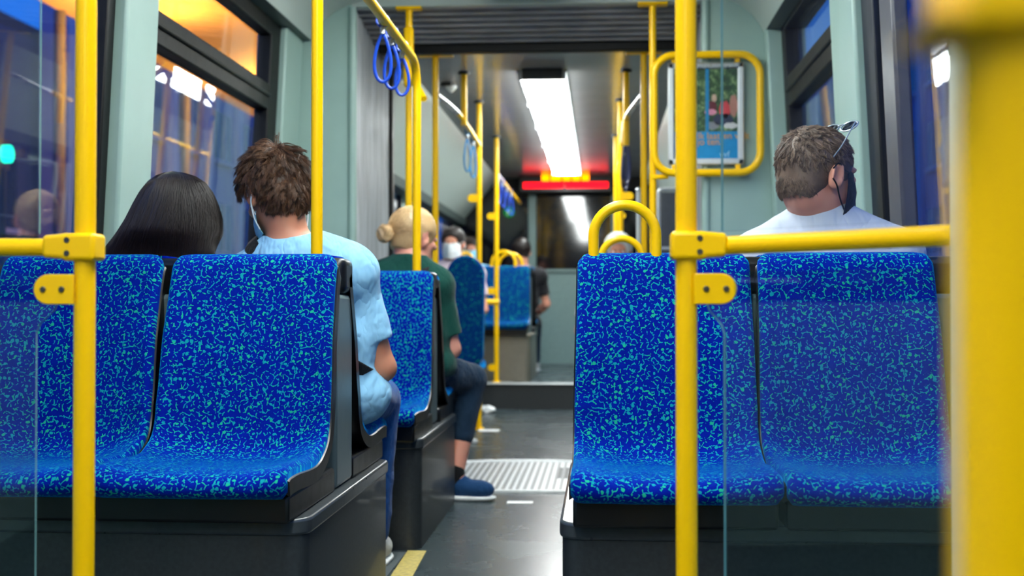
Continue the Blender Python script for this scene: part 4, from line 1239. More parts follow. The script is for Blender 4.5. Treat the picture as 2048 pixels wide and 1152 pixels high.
def person(name, label, sp):
    """sp: joints in world coordinates; builds body (one skin), shirt, trousers, shoes"""
    base = sp.get('base', (sp['pel'][0], sp['pel'][1], sp['floor']))
    root = empty(name, base); tag(root, label, 'person')
    A = lambda k: np.array(sp[k], float)
    H = sp['head']; nb_ = A('neck'); g = sp.get('girth', 1.0); h = sp.get('res', .0055)
    SL, SR, EL, ER, WLt, WRt = A('SL'), A('SR'), A('EL'), A('ER'), A('WL'), A('WR')
    ch, be, pe = A('chest'), A('belly'), A('pel')
    def torso(e=0.0, hipflare=0.0):
        t = [ell(ch, ((.165 + e) * g, .105 + e, .150 + e), .05), ell(be, ((.150 + e + hipflare) * g, .105 + e + hipflare * .5, .130 + e), .06), ell(pe, ((.165 + e + hipflare) * g, .115 + e, .100 + e), .05)]
        for S_ in (SL, SR):
            t.append(rcone(nb_ + (0, 0, -.015), S_, .048 + e, .056 + e, .05)); t.append(rcone(ch + (0, 0, .03), S_ + (0, 0, -.02), .10 + e, .060 + e, .05))
        return t
    arms = []
    for S_, E_, W_ in ((SL, EL, WLt), (SR, ER, WRt)):
        arms += [rcone(S_, E_, .050, .037, .03), rcone(E_, E_ * .65 + W_ * .35, .037, .038, .02), rcone(E_ * .65 + W_ * .35, W_, .038, .025, .02)]
    legs = []
    for q in ('L', 'R'):
        legs += [rcone(A('H' + q), A('K' + q), .082, .056, .03), rcone(A('K' + q), A('A' + q) * .35 + A('K' + q) * .65 + (0, -.0, 0), .055, .054, .03), rcone(A('A' + q) * .35 + A('K' + q) * .65, A('A' + q), .054, .036, .02)]
        toe = A('T' + q); legs += [rcone(A('A' + q) - (0, 0, .02), toe, .036, .026, .02)]
    hands = hand_prims(WLt, sp.get('hdL', (0, 1, -.2)), sp.get('hnL', (0, -.2, -1)), -1) + hand_prims(WRt, sp.get('hdR', (0, 1, -.2)), sp.get('hnR', (0, -.2, -1)), 1)
    body = torso(-.004) + arms + legs + H.prims(nb_, sp.get('nr', .056)) + hands
    o = mesh_sdf(body, h, 'body', sp['skin'], root, origin=base, smooth=2)
    # shirt
    e = .012
    sh = torso(e, sp.get('flare', .012))
    for S_, E_, W_ in ((SL, EL, WLt), (SR, ER, WRt)):
        f = sp.get('sleeve', .68)
        if f <= 1: sh.append(sleeve(S_, S_ + (E_ - S_) * f, .052 + e, .048 + e, .02))
        else: sh += [rcone(S_, E_, .060 + e, .050 + e, .03), rcone(E_, E_ + (W_ - E_) * (f - 1), .048 + e, .036 + e, .02)]
    sh.append(cutp((0, 0, sp.get('hem', pe[2] - .06)), (0, 0, -1)))
    cr_ = sp.get('collar', .064)
    sh.append(rcone(nb_ - (0, 0, .05), nb_ + (0, 0, .0), cr_ + .012, cr_, .02))
    sh.append(ell(nb_ + (0, 0, .075), (cr_ * 1.5, cr_ * 1.5, .060), .004, 'sub'))
    sh.append(ell(nb_ + (0, 0, .030), (cr_ - .006, cr_ - .004, .040), .006, 'sub'))
    # sleeve ends: cut square to the arm
    so = mesh_sdf(sh, h, 'shirt', sp['shirt'], root, wrinkle=sp.get('wr', .012), seed=sp.get('seed', 2), origin=base, smooth=1)
    tr_ = [ell(pe, (.172 * g, .122, .108), .05), ]
    for q in ('L', 'R'):
        f = sp.get('trouser', 1.0); Kn, An = A('K' + q), A('A' + q)
        tr_ += [rcone(A('H' + q), Kn, .094, .070, .03), rcone(Kn, Kn + (An - Kn) * f * .95, .070, .054, .02)]
    mesh_sdf(tr_, max(h, .007), 'trousers', sp['trousers'], root, wrinkle=.012, seed=5, origin=base, smooth=1)
    for q in ('L', 'R'):
        An, Tn = A('A' + q), A('T' + q); fz = sp['floor']
        d = Tn - An; d[2] = 0; d /= max(1e-6, np.linalg.norm(d)); Rm = np.stack([np.array((d[1], -d[0], 0)), d, np.array((0, 0, 1.))], 1)
        mid = np.array((An[0], An[1], 0)) + d * .050
        if 'sock' in sp: mesh_sdf([rcone(An + (0, 0, .015), An - (0, 0, .035), .041, .042, .01)], .006, 'sock', sp['sock'], root, origin=base)
        shoe = [ell(mid + (0, 0, fz + .048) + d * .045, (.046, .080, .042), .03, 'add', Rm), ell(mid + (0, 0, fz + .062) - d * .045, (.042, .060, .058), .03, 'add', Rm), cutp((0, 0, fz + .018), (0, 0, -1))]
        so_ = mesh_sdf(shoe, .006, 'shoe', sp['shoes'], root, origin=base, smooth=1)
        sole = [ell(mid + (0, 0, fz + .014) + d * .040, (.050, .092, .020), .03, 'add', Rm), ell(mid + (0, 0, fz + .014) - d * .05, (.043, .068, .020), .03, 'add', Rm), cutp((0, 0, fz + .002), (0, 0, -1)), cutp((0, 0, fz + .021), (0, 0, 1))]
        mesh_sdf(sole, .005, 'sole', sp.get('sole', M['white']), so_, origin=base)
    # eyes
    for sx_ in (-1, 1):
        c_ = H.w((sx_ * .031, .0835, -.001)) - np.array(base); m = MB()
        m.tube([tuple(c_ + H.R @ np.array((0, 1, 0)) * .0095 * math.cos(PI * i / 8)) for i in range(9)], [max(.0005, .0095 * math.sin(PI * i / 8)) for i in range(9)], 10)
        m.build('eye', M['eye'], root)
    root['_b'] = 0; del root['_b']
    return root, np.array(base)


M['eye'] = plain('eye_white', (225, 222, 218), 0.2)
M['skin'] = skin_mat('skin_fair', (216, 158, 132)); M['skin_tan'] = skin_mat('skin_tanned', (194, 136, 106)); M['skin_red'] = skin_mat('skin_ruddy', (218, 158, 136))
M['denim'] = cloth_mat('blue_denim', (30, 84, 150), .4, 12, .2); M['navy'] = cloth_mat('dark_cropped_denim', (20, 44, 66), .5, 12)
M['tee_blue'] = cloth_mat('sky_blue_cotton', (142, 196, 228), .75, 8); M['tee_grey'] = cloth_mat('pale_grey_cotton', (196, 204, 218), .5, 6)
M['tee_green'] = cloth_mat('dark_green_cotton', (8, 66, 56), .4, 8); M['tee_black'] = cloth_mat('black_cotton', (26, 26, 30), .4, 8)
M['tee_pink'] = cloth_mat('pale_pink_cotton', (206, 186, 198), .4, 8); M['tee_white'] = cloth_mat('white_cotton', (210, 214, 222), .4, 8)
M['black_cloth'] = cloth_mat('black_webbing', (14, 14, 17), .2, 30)
M['mask_blue'] = cloth_mat('surgical_mask', (128, 196, 222), .3, 14); M['mask_white'] = cloth_mat('white_mask', (226, 232, 236), .2, 14); M['elastic'] = plain('ear_loop', (224, 232, 236), 0.6)
M['hair_dark'] = hair_mat('long_dark_hair', (11, 7, 7), (46, 32, 29)); M['hair_brown'] = hair_mat('tousled_brown_hair', (28, 19, 13), (124, 84, 56))
M['hair_grey'] = hair_mat('short_grey_brown_hair', (44, 34, 29), (150, 124, 106)); M['hair_blonde'] = hair_mat('blonde_hair', (168, 126, 78), (255, 222, 168)); M['hair_white'] = hair_mat('white_hair', (190, 190, 186), (236, 236, 232))
M['shoe_blue'] = cloth_mat('blue_canvas', (22, 62, 104), .3, 20); M['shoe_white'] = cloth_mat('white_shoe', (196, 196, 192), .3, 20)

SC, SRD = np.array((0, -.014, .028)), np.array((.077, .097, .087))


def scalp_dirs(n, seed, keep):
    rs = np.random.RandomState(seed); out = []
    while len(out) < n:
        v = rs.normal(size=3); v /= np.linalg.norm(v)
        if keep(v, rs): out.append(v)
    return np.array(out)


def short_keep(v, rs):
    x, y, z = v
    if y > 0.62 + .05 * rs.normal() and z < .55: return False         # face
    if y > .80: return False
    if z < -.90: return False                                        # nape
    if abs(x) > .55 and z < -.05 and y > -.22: return False          # around the ears
    if y > .1 and z < .05: return False
    return True


def short_hair(H, n, length, name, mat, root, base, seed=1, lift=.35, clump=0, messy=.3, rad=.0006, K=7, keep=short_keep, whorl=(0.02, -.62, .78), thick=1.0, drop=.35, SC=SC, SRD=SRD):
    rs = np.random.RandomState(seed)
    D = scalp_dirs(n, seed, keep); wh = np.array(whorl); wh /= np.linalg.norm(wh)
    def grow(D, L, mess):
        p = SC + D * SRD * thick; nrm = D / SRD; nrm /= np.linalg.norm(nrm, axis=1, keepdims=True)
        t = D - wh; t -= nrm * (t * nrm).sum(1, keepdims=True); t /= np.maximum(np.linalg.norm(t, axis=1, keepdims=True), .15)
        sw = np.cross(nrm, t)
        ph = rs.uniform(0, 2 * PI, len(D)); cu = mess
        P = [p]
        for i in range(1, K):
            f = i / (K - 1)
            d = t + nrm * (lift * (1 - 1.1 * f)) + sw * (cu * np.sin(ph + 3.2 * f))[:, None] + nrm * (cu * .5 * np.cos(ph * 1.7 + 3 * f))[:, None] + np.array((0, 0, -1)) @ H.R * (drop * f)
            d /= np.linalg.norm(d, axis=1, keepdims=True)
            p = p + d * (L / (K - 1))[:, None]
            r = (p - SC) / (SRD * thick); rl = np.linalg.norm(r, axis=1, keepdims=True); r2 = np.maximum(rl, 1.01)
            p = SC + r / rl * r2 * SRD * thick; P.append(p)
        return np.stack(P, 1)
    L = length * rs.uniform(.7, 1.15, n)
    mess = messy * rs.normal(size=n)
    P = grow(D, L, mess)
    if clump:
        Dc = scalp_dirs(clump, seed + 1, keep); Pc = grow(Dc, length * rs.uniform(.9, 1.3, clump), messy * 2.2 * rs.normal(size=clump))
        near = np.argmax(D @ Dc.T, axis=1); w_ = (np.linspace(0, 1, K) ** .8 * .82)[None, :, None]
        jit = rs.normal(size=(n, 1, 3)) * .0022 * np.linspace(.4, 1, K)[None, :, None]
        P = P * (1 - w_) + (Pc[near] + jit) * w_
    W = H.p + H.s * (P @ H.R.T)
    return strands(W, rad, name, mat, root, base)


NC, NR = np.array((0, -.048, -.030)), np.array((.061, .058, .064))
def nape_keep(v, rs): return v[1] < .05 and -.86 < v[2] < .35 and abs(v[0]) < .97


def hair_cap(H, mat, root, base, grow=.006, nape=-.080, name='hair'):
    """close mass of hair hugging the skull, open at the face and ears"""
    k = H.s
    pr = [ell(H.w(SC), (SRD + grow) * k, .01, 'add', H.R), ell(H.w((0, -.048, -.035)), np.array((.060, .055, .062)) * k, .03, 'add', H.R),
          ell(H.w((0, .115, -.035)), np.array((.10, .075, .105)) * k, .012, 'sub', H.R),
          ell(H.w((.085, .012, -.045)), np.array((.032, .040, .062)) * k, .01, 'sub', H.R), ell(H.w((-.085, .012, -.045)), np.array((.032, .040, .062)) * k, .01, 'sub', H.R),
          cutp(H.w((0, 0, nape)), -(H.R @ np.array((0, .25, 1))))]
    return mesh_sdf(pr, .005, name, mat, root, origin=base, smooth=2)


def ribbon(pts, half, thick, name, mat, root, base, side):
    b_ = Vector(base); m = MB(); m.tube([Vector(p) - b_ for p in pts], 0, 10, flat=(half, thick, side)); return m.build(name, mat, root, angle=180)


def face_mask(H, mat, root, base, z0, z1, rx, ry, yc, spread=1.15, name='face_mask', loops='elastic', ear=.0022, puff=0.0):
    top, bot = [], []
    for i in range(13):
        f = i / 12; z_ = z0 + (z1 - z0) * f; rt, rb_ = [], []
        for j in range(21):
            a = spread * (-1 + 2 * j / 20); c_ = (1 - .10 * (2 * f - 1) ** 2) * (1 + .035 * math.sin(f * 3 * 2 * PI) * math.cos(a) * .5)
            nose = puff * math.exp(-(a / .35) ** 2)
            for arr, o_ in ((rt, .0015), (rb_, 0)):
                arr.append(Vector(H.w((math.sin(a) * (rx * c_ + o_), yc + math.cos(a) * (ry * c_ + nose + o_), z_ + .012 * (1 - math.cos(a)))) - np.array(base)))
        top.append(rt); bot.append(rb_)
    m = MB().slab(top, bot).build(name, mat, root, angle=60)
    for s_ in (-1, 1):
        a = s_ * spread
        for zz_, zo in ((z1 - .012, .022), (z0 + .012, -.034)):
            p0 = (math.sin(a) * rx * .97, yc + math.cos(a) * ry, zz_ + .012)
            pts_ = [p0, (s_ * .083, .006, (zz_ + zo) / 2), (s_ * .088, -.012, zo), (s_ * .088, -.028, zo * .4 - .006)]
            q = MB().tube([Vector(H.w(p_) - np.array(base)) for p_ in arc_path(pts_, .02, 4)], ear, 6)
            q.build('ear_loop', M[loops], m)
    return m


def V3(*a): return np.array(a, float)


# --- the young man in light blue, second left seat facing away
hp_ = at(549, 383, 3.43)
Hm = Head(hp_, yaw=-44, pitch=24, roll=-6, scale=1.06)
nk = at(578, 497, 3.395)
man, bm_ = person('person', 'young man in a light blue t-shirt, tousled brown hair, head bowed, mask under his chin', dict(
    head=Hm, neck=tuple(nk), floor=0, skin=M['skin_tan'], shirt=M['tee_blue'], trousers=M['denim'], shoes=M['shoe_white'],
    chest=(-.855, 3.40, .90), belly=(-.825, 3.41, .74), pel=(-.80, 3.42, .595), SL=(-1.035, 3.42, .925), SR=(-.712, 3.40, .955),
    EL=(-1.12, 3.46, .68), ER=(-.628, 3.44, .670), WL=(-.95, 3.66, .66), WR=(-.80, 3.62, .665), hdL=(.8, .5, 0), hdR=(-.8, .4, -.1),
    HL=(-.90, 3.46, .575), HR=(-.745, 3.46, .575), KL=(-.98, 3.86, .555), KR=(-.722, 3.87, .545), AL=(-.98, 3.90, .10), AR=(-.735, 3.86, .10), TL=(-.99, 4.02, .035), TR=(-.735, 3.99, .035),
    hem=.50, flare=.028, sleeve=.72, wr=.020, res=.0048, seed=4, nr=.052))
hair_cap(Hm, M['hair_brown'], man, bm_, .008, nape=-.078)
short_hair(Hm, 4200, .040, 'nape_strands', M['hair_brown'], man, bm_, 15, lift=.55, clump=200, messy=.6, rad=.0008, K=6, thick=1.0, keep=nape_keep, drop=.5, SC=NC, SRD=NR)
short_hair(Hm, 9000, .052, 'hair_strands', M['hair_brown'], man, bm_, 5, lift=.7, clump=650, messy=.6, rad=.0008, K=8, thick=1.03, drop=.25)
face_mask(Hm, M['mask_blue'], man, bm_, -.130, -.062, .075, .090, .004, 1.5)
ribbon([(-1.0, 3.50, .99), (-1.01, 3.44, 1.045), (-.995, 3.36, 1.025), (-.93, 3.285, .93), (-.82, 3.275, .80), (-.72, 3.29, .70), (-.665, 3.35, .66), (-.65, 3.43, .64)], .024, .003, 'bag_strap', M['black_cloth'], man, bm_, (1, 0, 1))

# --- the woman with long dark hair at the window
Hg = Head(at(345, 432, 3.44), yaw=-10, pitch=20, roll=10, scale=1.0)
wom, bw_ = person('person', 'woman with long straight dark hair, seated next to the young man by the window', dict(
    head=Hg, neck=(-1.325, 3.42, .985), floor=0, skin=M['skin'], shirt=M['tee_black'], trousers=M['denim'], shoes=M['shoe_white'], girth=.88,
    chest=(-1.33, 3.41, .83), belly=(-1.33, 3.41, .69), pel=(-1.33, 3.42, .585), SL=(-1.47, 3.41, .885), SR=(-1.185, 3.41, .890),
    EL=(-1.50, 3.46, .66), ER=(-1.165, 3.47, .64), WL=(-1.40, 3.66, .64), WR=(-1.25, 3.66, .64),
    HL=(-1.41, 3.46, .57), HR=(-1.25, 3.46, .57), KL=(-1.42, 3.86, .55), KR=(-1.24, 3.86, .55), AL=(-1.42, 3.90, .10), AR=(-1.24, 3.90, .10), TL=(-1.42, 4.03, .035), TR=(-1.24, 4.03, .035),
    hem=.55, res=.007))
rows = [(344, 345, 353), (347, 331, 372), (353, 316, 390), (365, 300, 408), (385, 285, 422), (410, 272, 432), (440, 258, 440), (470, 242, 443), (505, 220, 441), (545, 200, 436), (600, 186, 428), (650, 178, 420)]
tab = []
for py, xl, xr in rows:
    a_, b_ = at(xl, py, 3.43), at(xr, py, 3.43)
    ryy = min(.135, .012 + .9 * (b_.x - a_.x) / 2) if py < 480 else .10 - .045 * min(1, (py - 480) / 80)
    yc_ = 3.43 if py < 450 else 3.43 - .05 * min(1, (py - 450) / 80)
    if py > 500: yc_ = 3.365; ryy = .060
    tab.append(((a_.x + b_.x) / 2, yc_, a_.z, (b_.x - a_.x) / 2, ryy))
tab = np.array(tab)
def hair_sec(t):
    """t 0..1 down the hair -> centre x, y, z, rx, ry"""
    s_ = t * (len(tab) - 1); return np.stack([np.interp(s_, np.arange(len(tab)), tab[:, c_]) for c_ in range(5)], -1)
gT, gB = [], []
for i in range(46):
    t_ = (i / 45) ** 1.0; cx_, cy_, cz_, rx_, ry_ = hair_sec(np.array(t_))
    gT.append([Vector((cx_ + rx_ * .955 * math.cos(a_), cy_ + ry_ * .955 * math.sin(a_), cz_ - .004)) - Vector(bw_) for a_ in [PI * .62 - 2 * PI * .74 * j / 47 - .0 for j in range(48)]])
gB = [[p_ + (Vector((hair_sec(np.array(i / 45))[0], hair_sec(np.array(i / 45))[1], p_.z + bw_[2])) - Vector(bw_) - p_) * .10 for p_ in row] for i, row in enumerate(gT)]
for row in (gT, gB): pass
MB().slab(gT, gB).build('hair', M['hair_dark'], wom, angle=180)
rs = np.random.RandomState(12); n_, K_ = 6500, 22
ang = PI * .62 - 2 * PI * .74 * rs.uniform(0, 1, n_); fr_ = rs.uniform(.94, 1.012, n_)
t0_ = np.where(rs.uniform(size=n_) < .7, rs.uniform(0, .12, n_), rs.uniform(0, .6, n_)); t1_ = rs.uniform(.82, 1.0, n_)
tt = t0_[:, None] + (t1_ - t0_)[:, None] * np.linspace(0, 1, K_)[None]
ang2 = ang[:, None] + rs.normal(size=(n_, 1)) * .05 * np.linspace(-1, 1, K_)[None] + .03 * np.sin(tt * 9 + ang[:, None] * 5)
sec = hair_sec(tt); flare_ = 1 + (rs.uniform(size=n_) < .03)[:, None] * .05 * tt * rs.uniform(0, 1, (n_, 1))
P_ = np.stack([sec[..., 0] + sec[..., 3] * np.cos(ang2) * fr_[:, None] * flare_, sec[..., 1] + sec[..., 4] * np.sin(ang2) * fr_[:, None] * flare_, sec[..., 2]], -1)
strands(P_, .0007, 'hair_strands', M['hair_dark'], wom, bw_)

# --- the man with sunglasses on his head
Hr = Head(at(1636, 350, 3.39), yaw=60, pitch=8, roll=0, scale=1.13)
rm_, br_ = person('person', 'man in pale grey t-shirt, sunglasses pushed up on short greying hair, black mask', dict(
    head=Hr, neck=tuple(at(1638, 418, 3.405)), floor=0, skin=M['skin_red'], shirt=M['tee_grey'], trousers=M['navy'], shoes=M['shoe_white'], girth=1.1,
    chest=(.632, 3.42, .93), belly=(.63, 3.42, .75), pel=(.63, 3.43, .60), SL=(.448, 3.41, .990), SR=(.822, 3.41, .997),
    EL=(.40, 3.48, .70), ER=(.855, 3.48, .70), WL=(.52, 3.70, .66), WR=(.74, 3.70, .66),
    HL=(.54, 3.46, .58), HR=(.71, 3.46, .58), KL=(.52, 3.88, .56), KR=(.73, 3.88, .56), AL=(.52, 3.92, .10), AR=(.73, 3.92, .10), TL=(.52, 4.04, .035), TR=(.73, 4.04, .035),
    hem=.52, res=.005, nr=.056, wr=.010, seed=9))
def thin_keep(v, rs):
    if not short_keep(v, rs): return False
    c_ = v @ (np.array((0.02, -.30, .95)) / np.linalg.norm((0.02, -.30, .95)))
    return not (c_ > .93 and rs.uniform() < .55)
hair_cap(Hr, M['hair_grey'], rm_, br_, .003, nape=-.086)
short_hair(Hr, 4200, .012, 'nape_strands', M['hair_grey'], rm_, br_, 18, lift=.2, clump=300, messy=.25, rad=.0007, K=5, thick=.97, keep=lambda v, r_: nape_keep(v, r_) and v[2] > -.55, drop=.5, SC=NC, SRD=NR)
short_hair(Hr, 9500, .018, 'hair_strands', M['hair_grey'], rm_, br_, 8, lift=.4, clump=600, messy=.4, rad=.0008, K=6, thick=1.03, keep=thin_keep, drop=.1)
face_mask(Hr, M['black_cloth'], rm_, br_, -.112, .006, .071, .080, .020, 1.35, loops='black', puff=.022)
# sunglasses, cord
sg = Vector(br_)
fm_ = MB()
def hw(v): return Vector(Hr.w(v)) - sg
for s_ in (-1, 1):
    ring = [hw((s_ * .034 + .023 * math.cos(2 * PI * i / 20), .052 + .004 * math.cos(2 * PI * i / 20) + .017 * math.sin(2 * PI * i / 20) * .6, .129 + .015 * math.sin(2 * PI * i / 20))) for i in range(20)]
    fm_.tube(ring, .0024, 8, closed=True)
    fm_.tube([hw(p_) for p_ in arc_path([(s_ * .058, .050, .136), (s_ * .082, .02, .112), (s_ * .088, -.010, .060), (s_ * .086, -.03, .030)], .03, 5)], .0020, 8)
fm_.tube([hw((-.010, .056, .136)), hw((0, .058, .139)), hw((.010, .056, .136))], .0022, 8)
gl_ = fm_.build('sunglasses', plain('pale_metal_frame', (176, 190, 204), .25, metal=.6), rm_)
for s_ in (-1, 1):
    ol = [hw((s_ * .034 + .022 * math.cos(2 * PI * i / 20), .052 + .017 * math.sin(2 * PI * i / 20) * .6, .129 + .014 * math.sin(2 * PI * i / 20))) for i in range(20)]
    off = Vector(Hr.R @ np.array((0, .002, .001)))
    m = MB(); m.add(ol + [p_ + off for p_ in ol], [tuple(range(20)), tuple(reversed(range(20, 40)))] + [(i, 20 + i, 20 + (i + 1) % 20, (i + 1) % 20) for i in range(20)])
    m.build('lens', plain('dark_lens', (14, 16, 22), .1), gl_)
nkr = Vector(at(1638, 411, 3.405))
MB().tube([nkr - sg + Vector((.071 * math.cos(2 * PI * i / 30), .075 * math.sin(2 * PI * i / 30) + .0, .012 + .010 * -math.sin(2 * PI * i / 30))) for i in range(30)], .0026, 8, closed=True).build('neck_cord', plain('grey_cord', (70, 78, 100), .6), rm_)

# --- the woman with the blonde bun, second group
Hw = Head(at(829, 474, 5.05), yaw=42, pitch=6, roll=0, scale=1.04)
nw = at(822, 522, 5.0)
w2, b2_ = person('person', 'woman with a blonde bun and dark green t-shirt, one leg in the aisle', dict(
    sock=M['black_cloth'], head=Hw, neck=tuple(nw), floor=0, skin=M['skin_red'], shirt=M['tee_green'], trousers=M['navy'], shoes=M['shoe_blue'], trouser=.62,
    chest=(-.825, 5.02, .88), belly=(-.80, 5.03, .73), pel=(-.79, 5.03, .60), SL=(-.985, 5.00, .955), SR=(-.690, 5.04, .945),
    EL=(-1.04, 5.08, .68), ER=(-.628, 5.06, .665), WL=(-.86, 5.24, .64), WR=(-.70, 5.26, .615), hdR=(-.1, .7, -.5),
    HL=(-.88, 5.08, .575), HR=(-.74, 5.10, .575), KL=(-.86, 5.48, .55), KR=(-.575, 5.32, .52), AL=(-.86, 5.42, .10), AR=(-.632, 5.235, .11), TL=(-.86, 5.55, .035), TR=(-.55, 5.225, .035),
    hem=.55, res=.006, sleeve=.80))
hair_cap(Hw, M['hair_blonde'], w2, b2_, .010)
bunc = np.array((-.018, -.128, -.004))
rs = np.random.RandomState(3)
Dk = scalp_dirs(3500, 3, lambda v, r_: short_keep(v, r_))
st_ = SC + Dk * SRD * 1.10; K_ = 10; P_ = []
for i in range(K_):
    f = (i / (K_ - 1)) * .93; p_ = st_ * (1 - f) + bunc * f; r_ = (p_ - SC) / (SRD * 1.10); rl = np.linalg.norm(r_, axis=1, keepdims=True)
    p2 = SC + r_ / rl * SRD * (1.10 + .03 * rs.normal(size=(len(Dk), 1)) * .5); P_.append(np.where(rl < 1.0, p2, p_))
P_ = np.stack(P_, 1); strands(Hw.p + Hw.s * (P_ @ Hw.R.T), .0008, 'hair_strands', M['hair_blonde'], w2, b2_)
mesh_sdf([ell(Hw.w(bunc), (.032, .030, .030), .02), ell(Hw.w(bunc + (.012, -.012, -.016)), (.020, .018, .020), .01), ell(Hw.w(bunc + (-.012, -.014, .012)), (.020, .018, .018), .01)], .004, 'hair_bun', M['hair_blonde'], w2, wrinkle=.02, origin=b2_)
n_ = 900; th0 = rs.uniform(0, 2 * PI, n_); ph_ = rs.uniform(0, 2 * PI, n_); ii = np.linspace(0, 2.6, 10)[None]
rr_ = .024 + .010 * np.cos(ph_[:, None] + ii); zz_ = .016 * np.sin(ph_[:, None] + ii)
Pb = np.stack([rr_ * np.cos(th0[:, None] + ii), zz_ - .010, rr_ * np.sin(th0[:, None] + ii)], -1) + bunc + rs.normal(size=(n_, 1, 3)) * .003
strands(Hw.p + Hw.s * (Pb @ Hw.R.T), .0008, 'bun_strands', M['hair_blonde'], w2, b2_)
for sx_ in (-1, 1):
    ribbon([(-.83 + sx_ * .10, 5.15, .86), (-.83 + sx_ * .10, 5.08, 1.0), (-.83 + sx_ * .10, 4.99, 1.028), (-.83 + sx_ * .095, 4.91, .98), (-.83 + sx_ * .09, 4.90, .88)], .024, .005, 'backpack_strap', M['black_cloth'], w2, b2_, (1, 0, 0))

# --- far passengers
def far_person(name_label, hx, hy, Y, face, shirt, hair, fl=0.0, mask=None, yaw=0, sc_=1.0, ms=4000):
    """face: -1 looks at the camera, +1 looks away"""
    hpos = np.array(at(hx, hy, Y)); Hd = Head(hpos, yaw=(180 if face < 0 else 0) + yaw, pitch=5, scale=sc_)
    f = face; x_, z_ = hpos[0], hpos[2]; nb2 = hpos + (0, -.01 * f, -.16); zs = z_ - .225
    hip = z_ - .66
    sL, sR = (x_ - f * .17, Y, zs), (x_ + f * .17, Y, zs)
    J = lambda dx, dy, zz: (x_ + f * dx, Y + f * dy, zz)
    r_, b__ = person('person', name_label, dict(head=Hd, neck=tuple(nb2), floor=fl, skin=M['skin'], shirt=shirt, trousers=M['navy'], shoes=M['shoe_white'],
        chest=J(0, 0, zs - .07), belly=J(0, 0, zs - .23), pel=J(0, .01, hip), SL=J(-.17, 0, zs), SR=J(.17, 0, zs), EL=J(-.23, .05, zs - .27), ER=J(.23, .05, zs - .27),
        WL=J(-.12, .25, hip + .06), WR=J(.12, .25, hip + .06), hdL=(0, f, -.2), hdR=(0, f, -.2), HL=J(-.08, .05, hip - .02), HR=J(.08, .05, hip - .02), KL=J(-.10, .45, hip - .03), KR=J(.10, .45, hip - .03),
        AL=J(-.10, .47, fl + .10), AR=J(.10, .47, fl + .10), TL=J(-.10, .60, fl + .035), TR=J(.10, .60, fl + .035), hem=hip - .04, res=.009))
    hair_cap(Hd, hair, r_, b__, .010)
    short_hair(Hd, ms, .035, 'hair_strands', hair, r_, b__, 8, lift=.3, messy=.3, rad=.0012, K=5, thick=1.08)
    if mask: face_mask(Hd, mask, r_, b__, -.112, .0, .070, .080, .020, 1.3, puff=.02)
    return r_


far_person('person in pale pink facing the camera with a white mask', 906, 486, 8.9, -1, M['tee_pink'], M['hair_dark'], 0.0, M['mask_white'], 8)
far_person('masked person in light blue facing the camera, further back', 944, 500, 11.6, -1, M['tee_blue'], M['hair_dark'], .205, M['mask_blue'])
far_person('dark-haired passenger in black seen from behind beyond the far hoop handles', 1043, 503, 11.25, 1, M['tee_black'], M['hair_dark'], .205)
far_person('white-haired passenger seen over the right seats through the yellow hoop', 1236, 503, 7.5, -1, M['tee_white'], M['hair_white'], 0.0)

# seats under the passengers who face the camera
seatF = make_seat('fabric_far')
for (hx, hy, Y, fz, lb) in ((1236, 503, 7.5, 0.0, 'seat under the white-haired passenger, beyond the right seats'), (906, 486, 8.9, 0.0, 'seat under the passenger in pale pink'), (944, 500, 11.6, .205, 'seat under the masked passenger in light blue')):
    x_ = at(hx, hy, Y).x
    put_seat(seatF, x_, Y + .26, 0, lb, 'seats facing the camera in the far car', z=fz)
    pl = empty('seat_plinth', (x_, Y + .02, fz)); tag(pl, 'small dark plinth holding the ' + lb.split(', ')[0], 'seat plinth', 'seat plinths')
    MB().prism(rrect(-.20, .20, -.20, .22, .03), 'z', 0, .379).build('body', 'box', pl, angle=50)

# ------------------------------------------------------------------ outside: street at dusk
def facade_mat(name, rgb):
    g = N(name); v = g.coord('Object'); n = g.noise(v, .6, 4); a_ = lin(*rgb); d_ = tuple(q * .7 for q in a_[:3]) + (1,)
    g.bsdf(g.mix(n, a_, d_), .8); return g.m


M['win_dark'] = plain('dark_window_glass', (14, 18, 30), 0.08, var=.1)
M['lit_win'] = emis('lit_room', (190, 205, 255), .9)


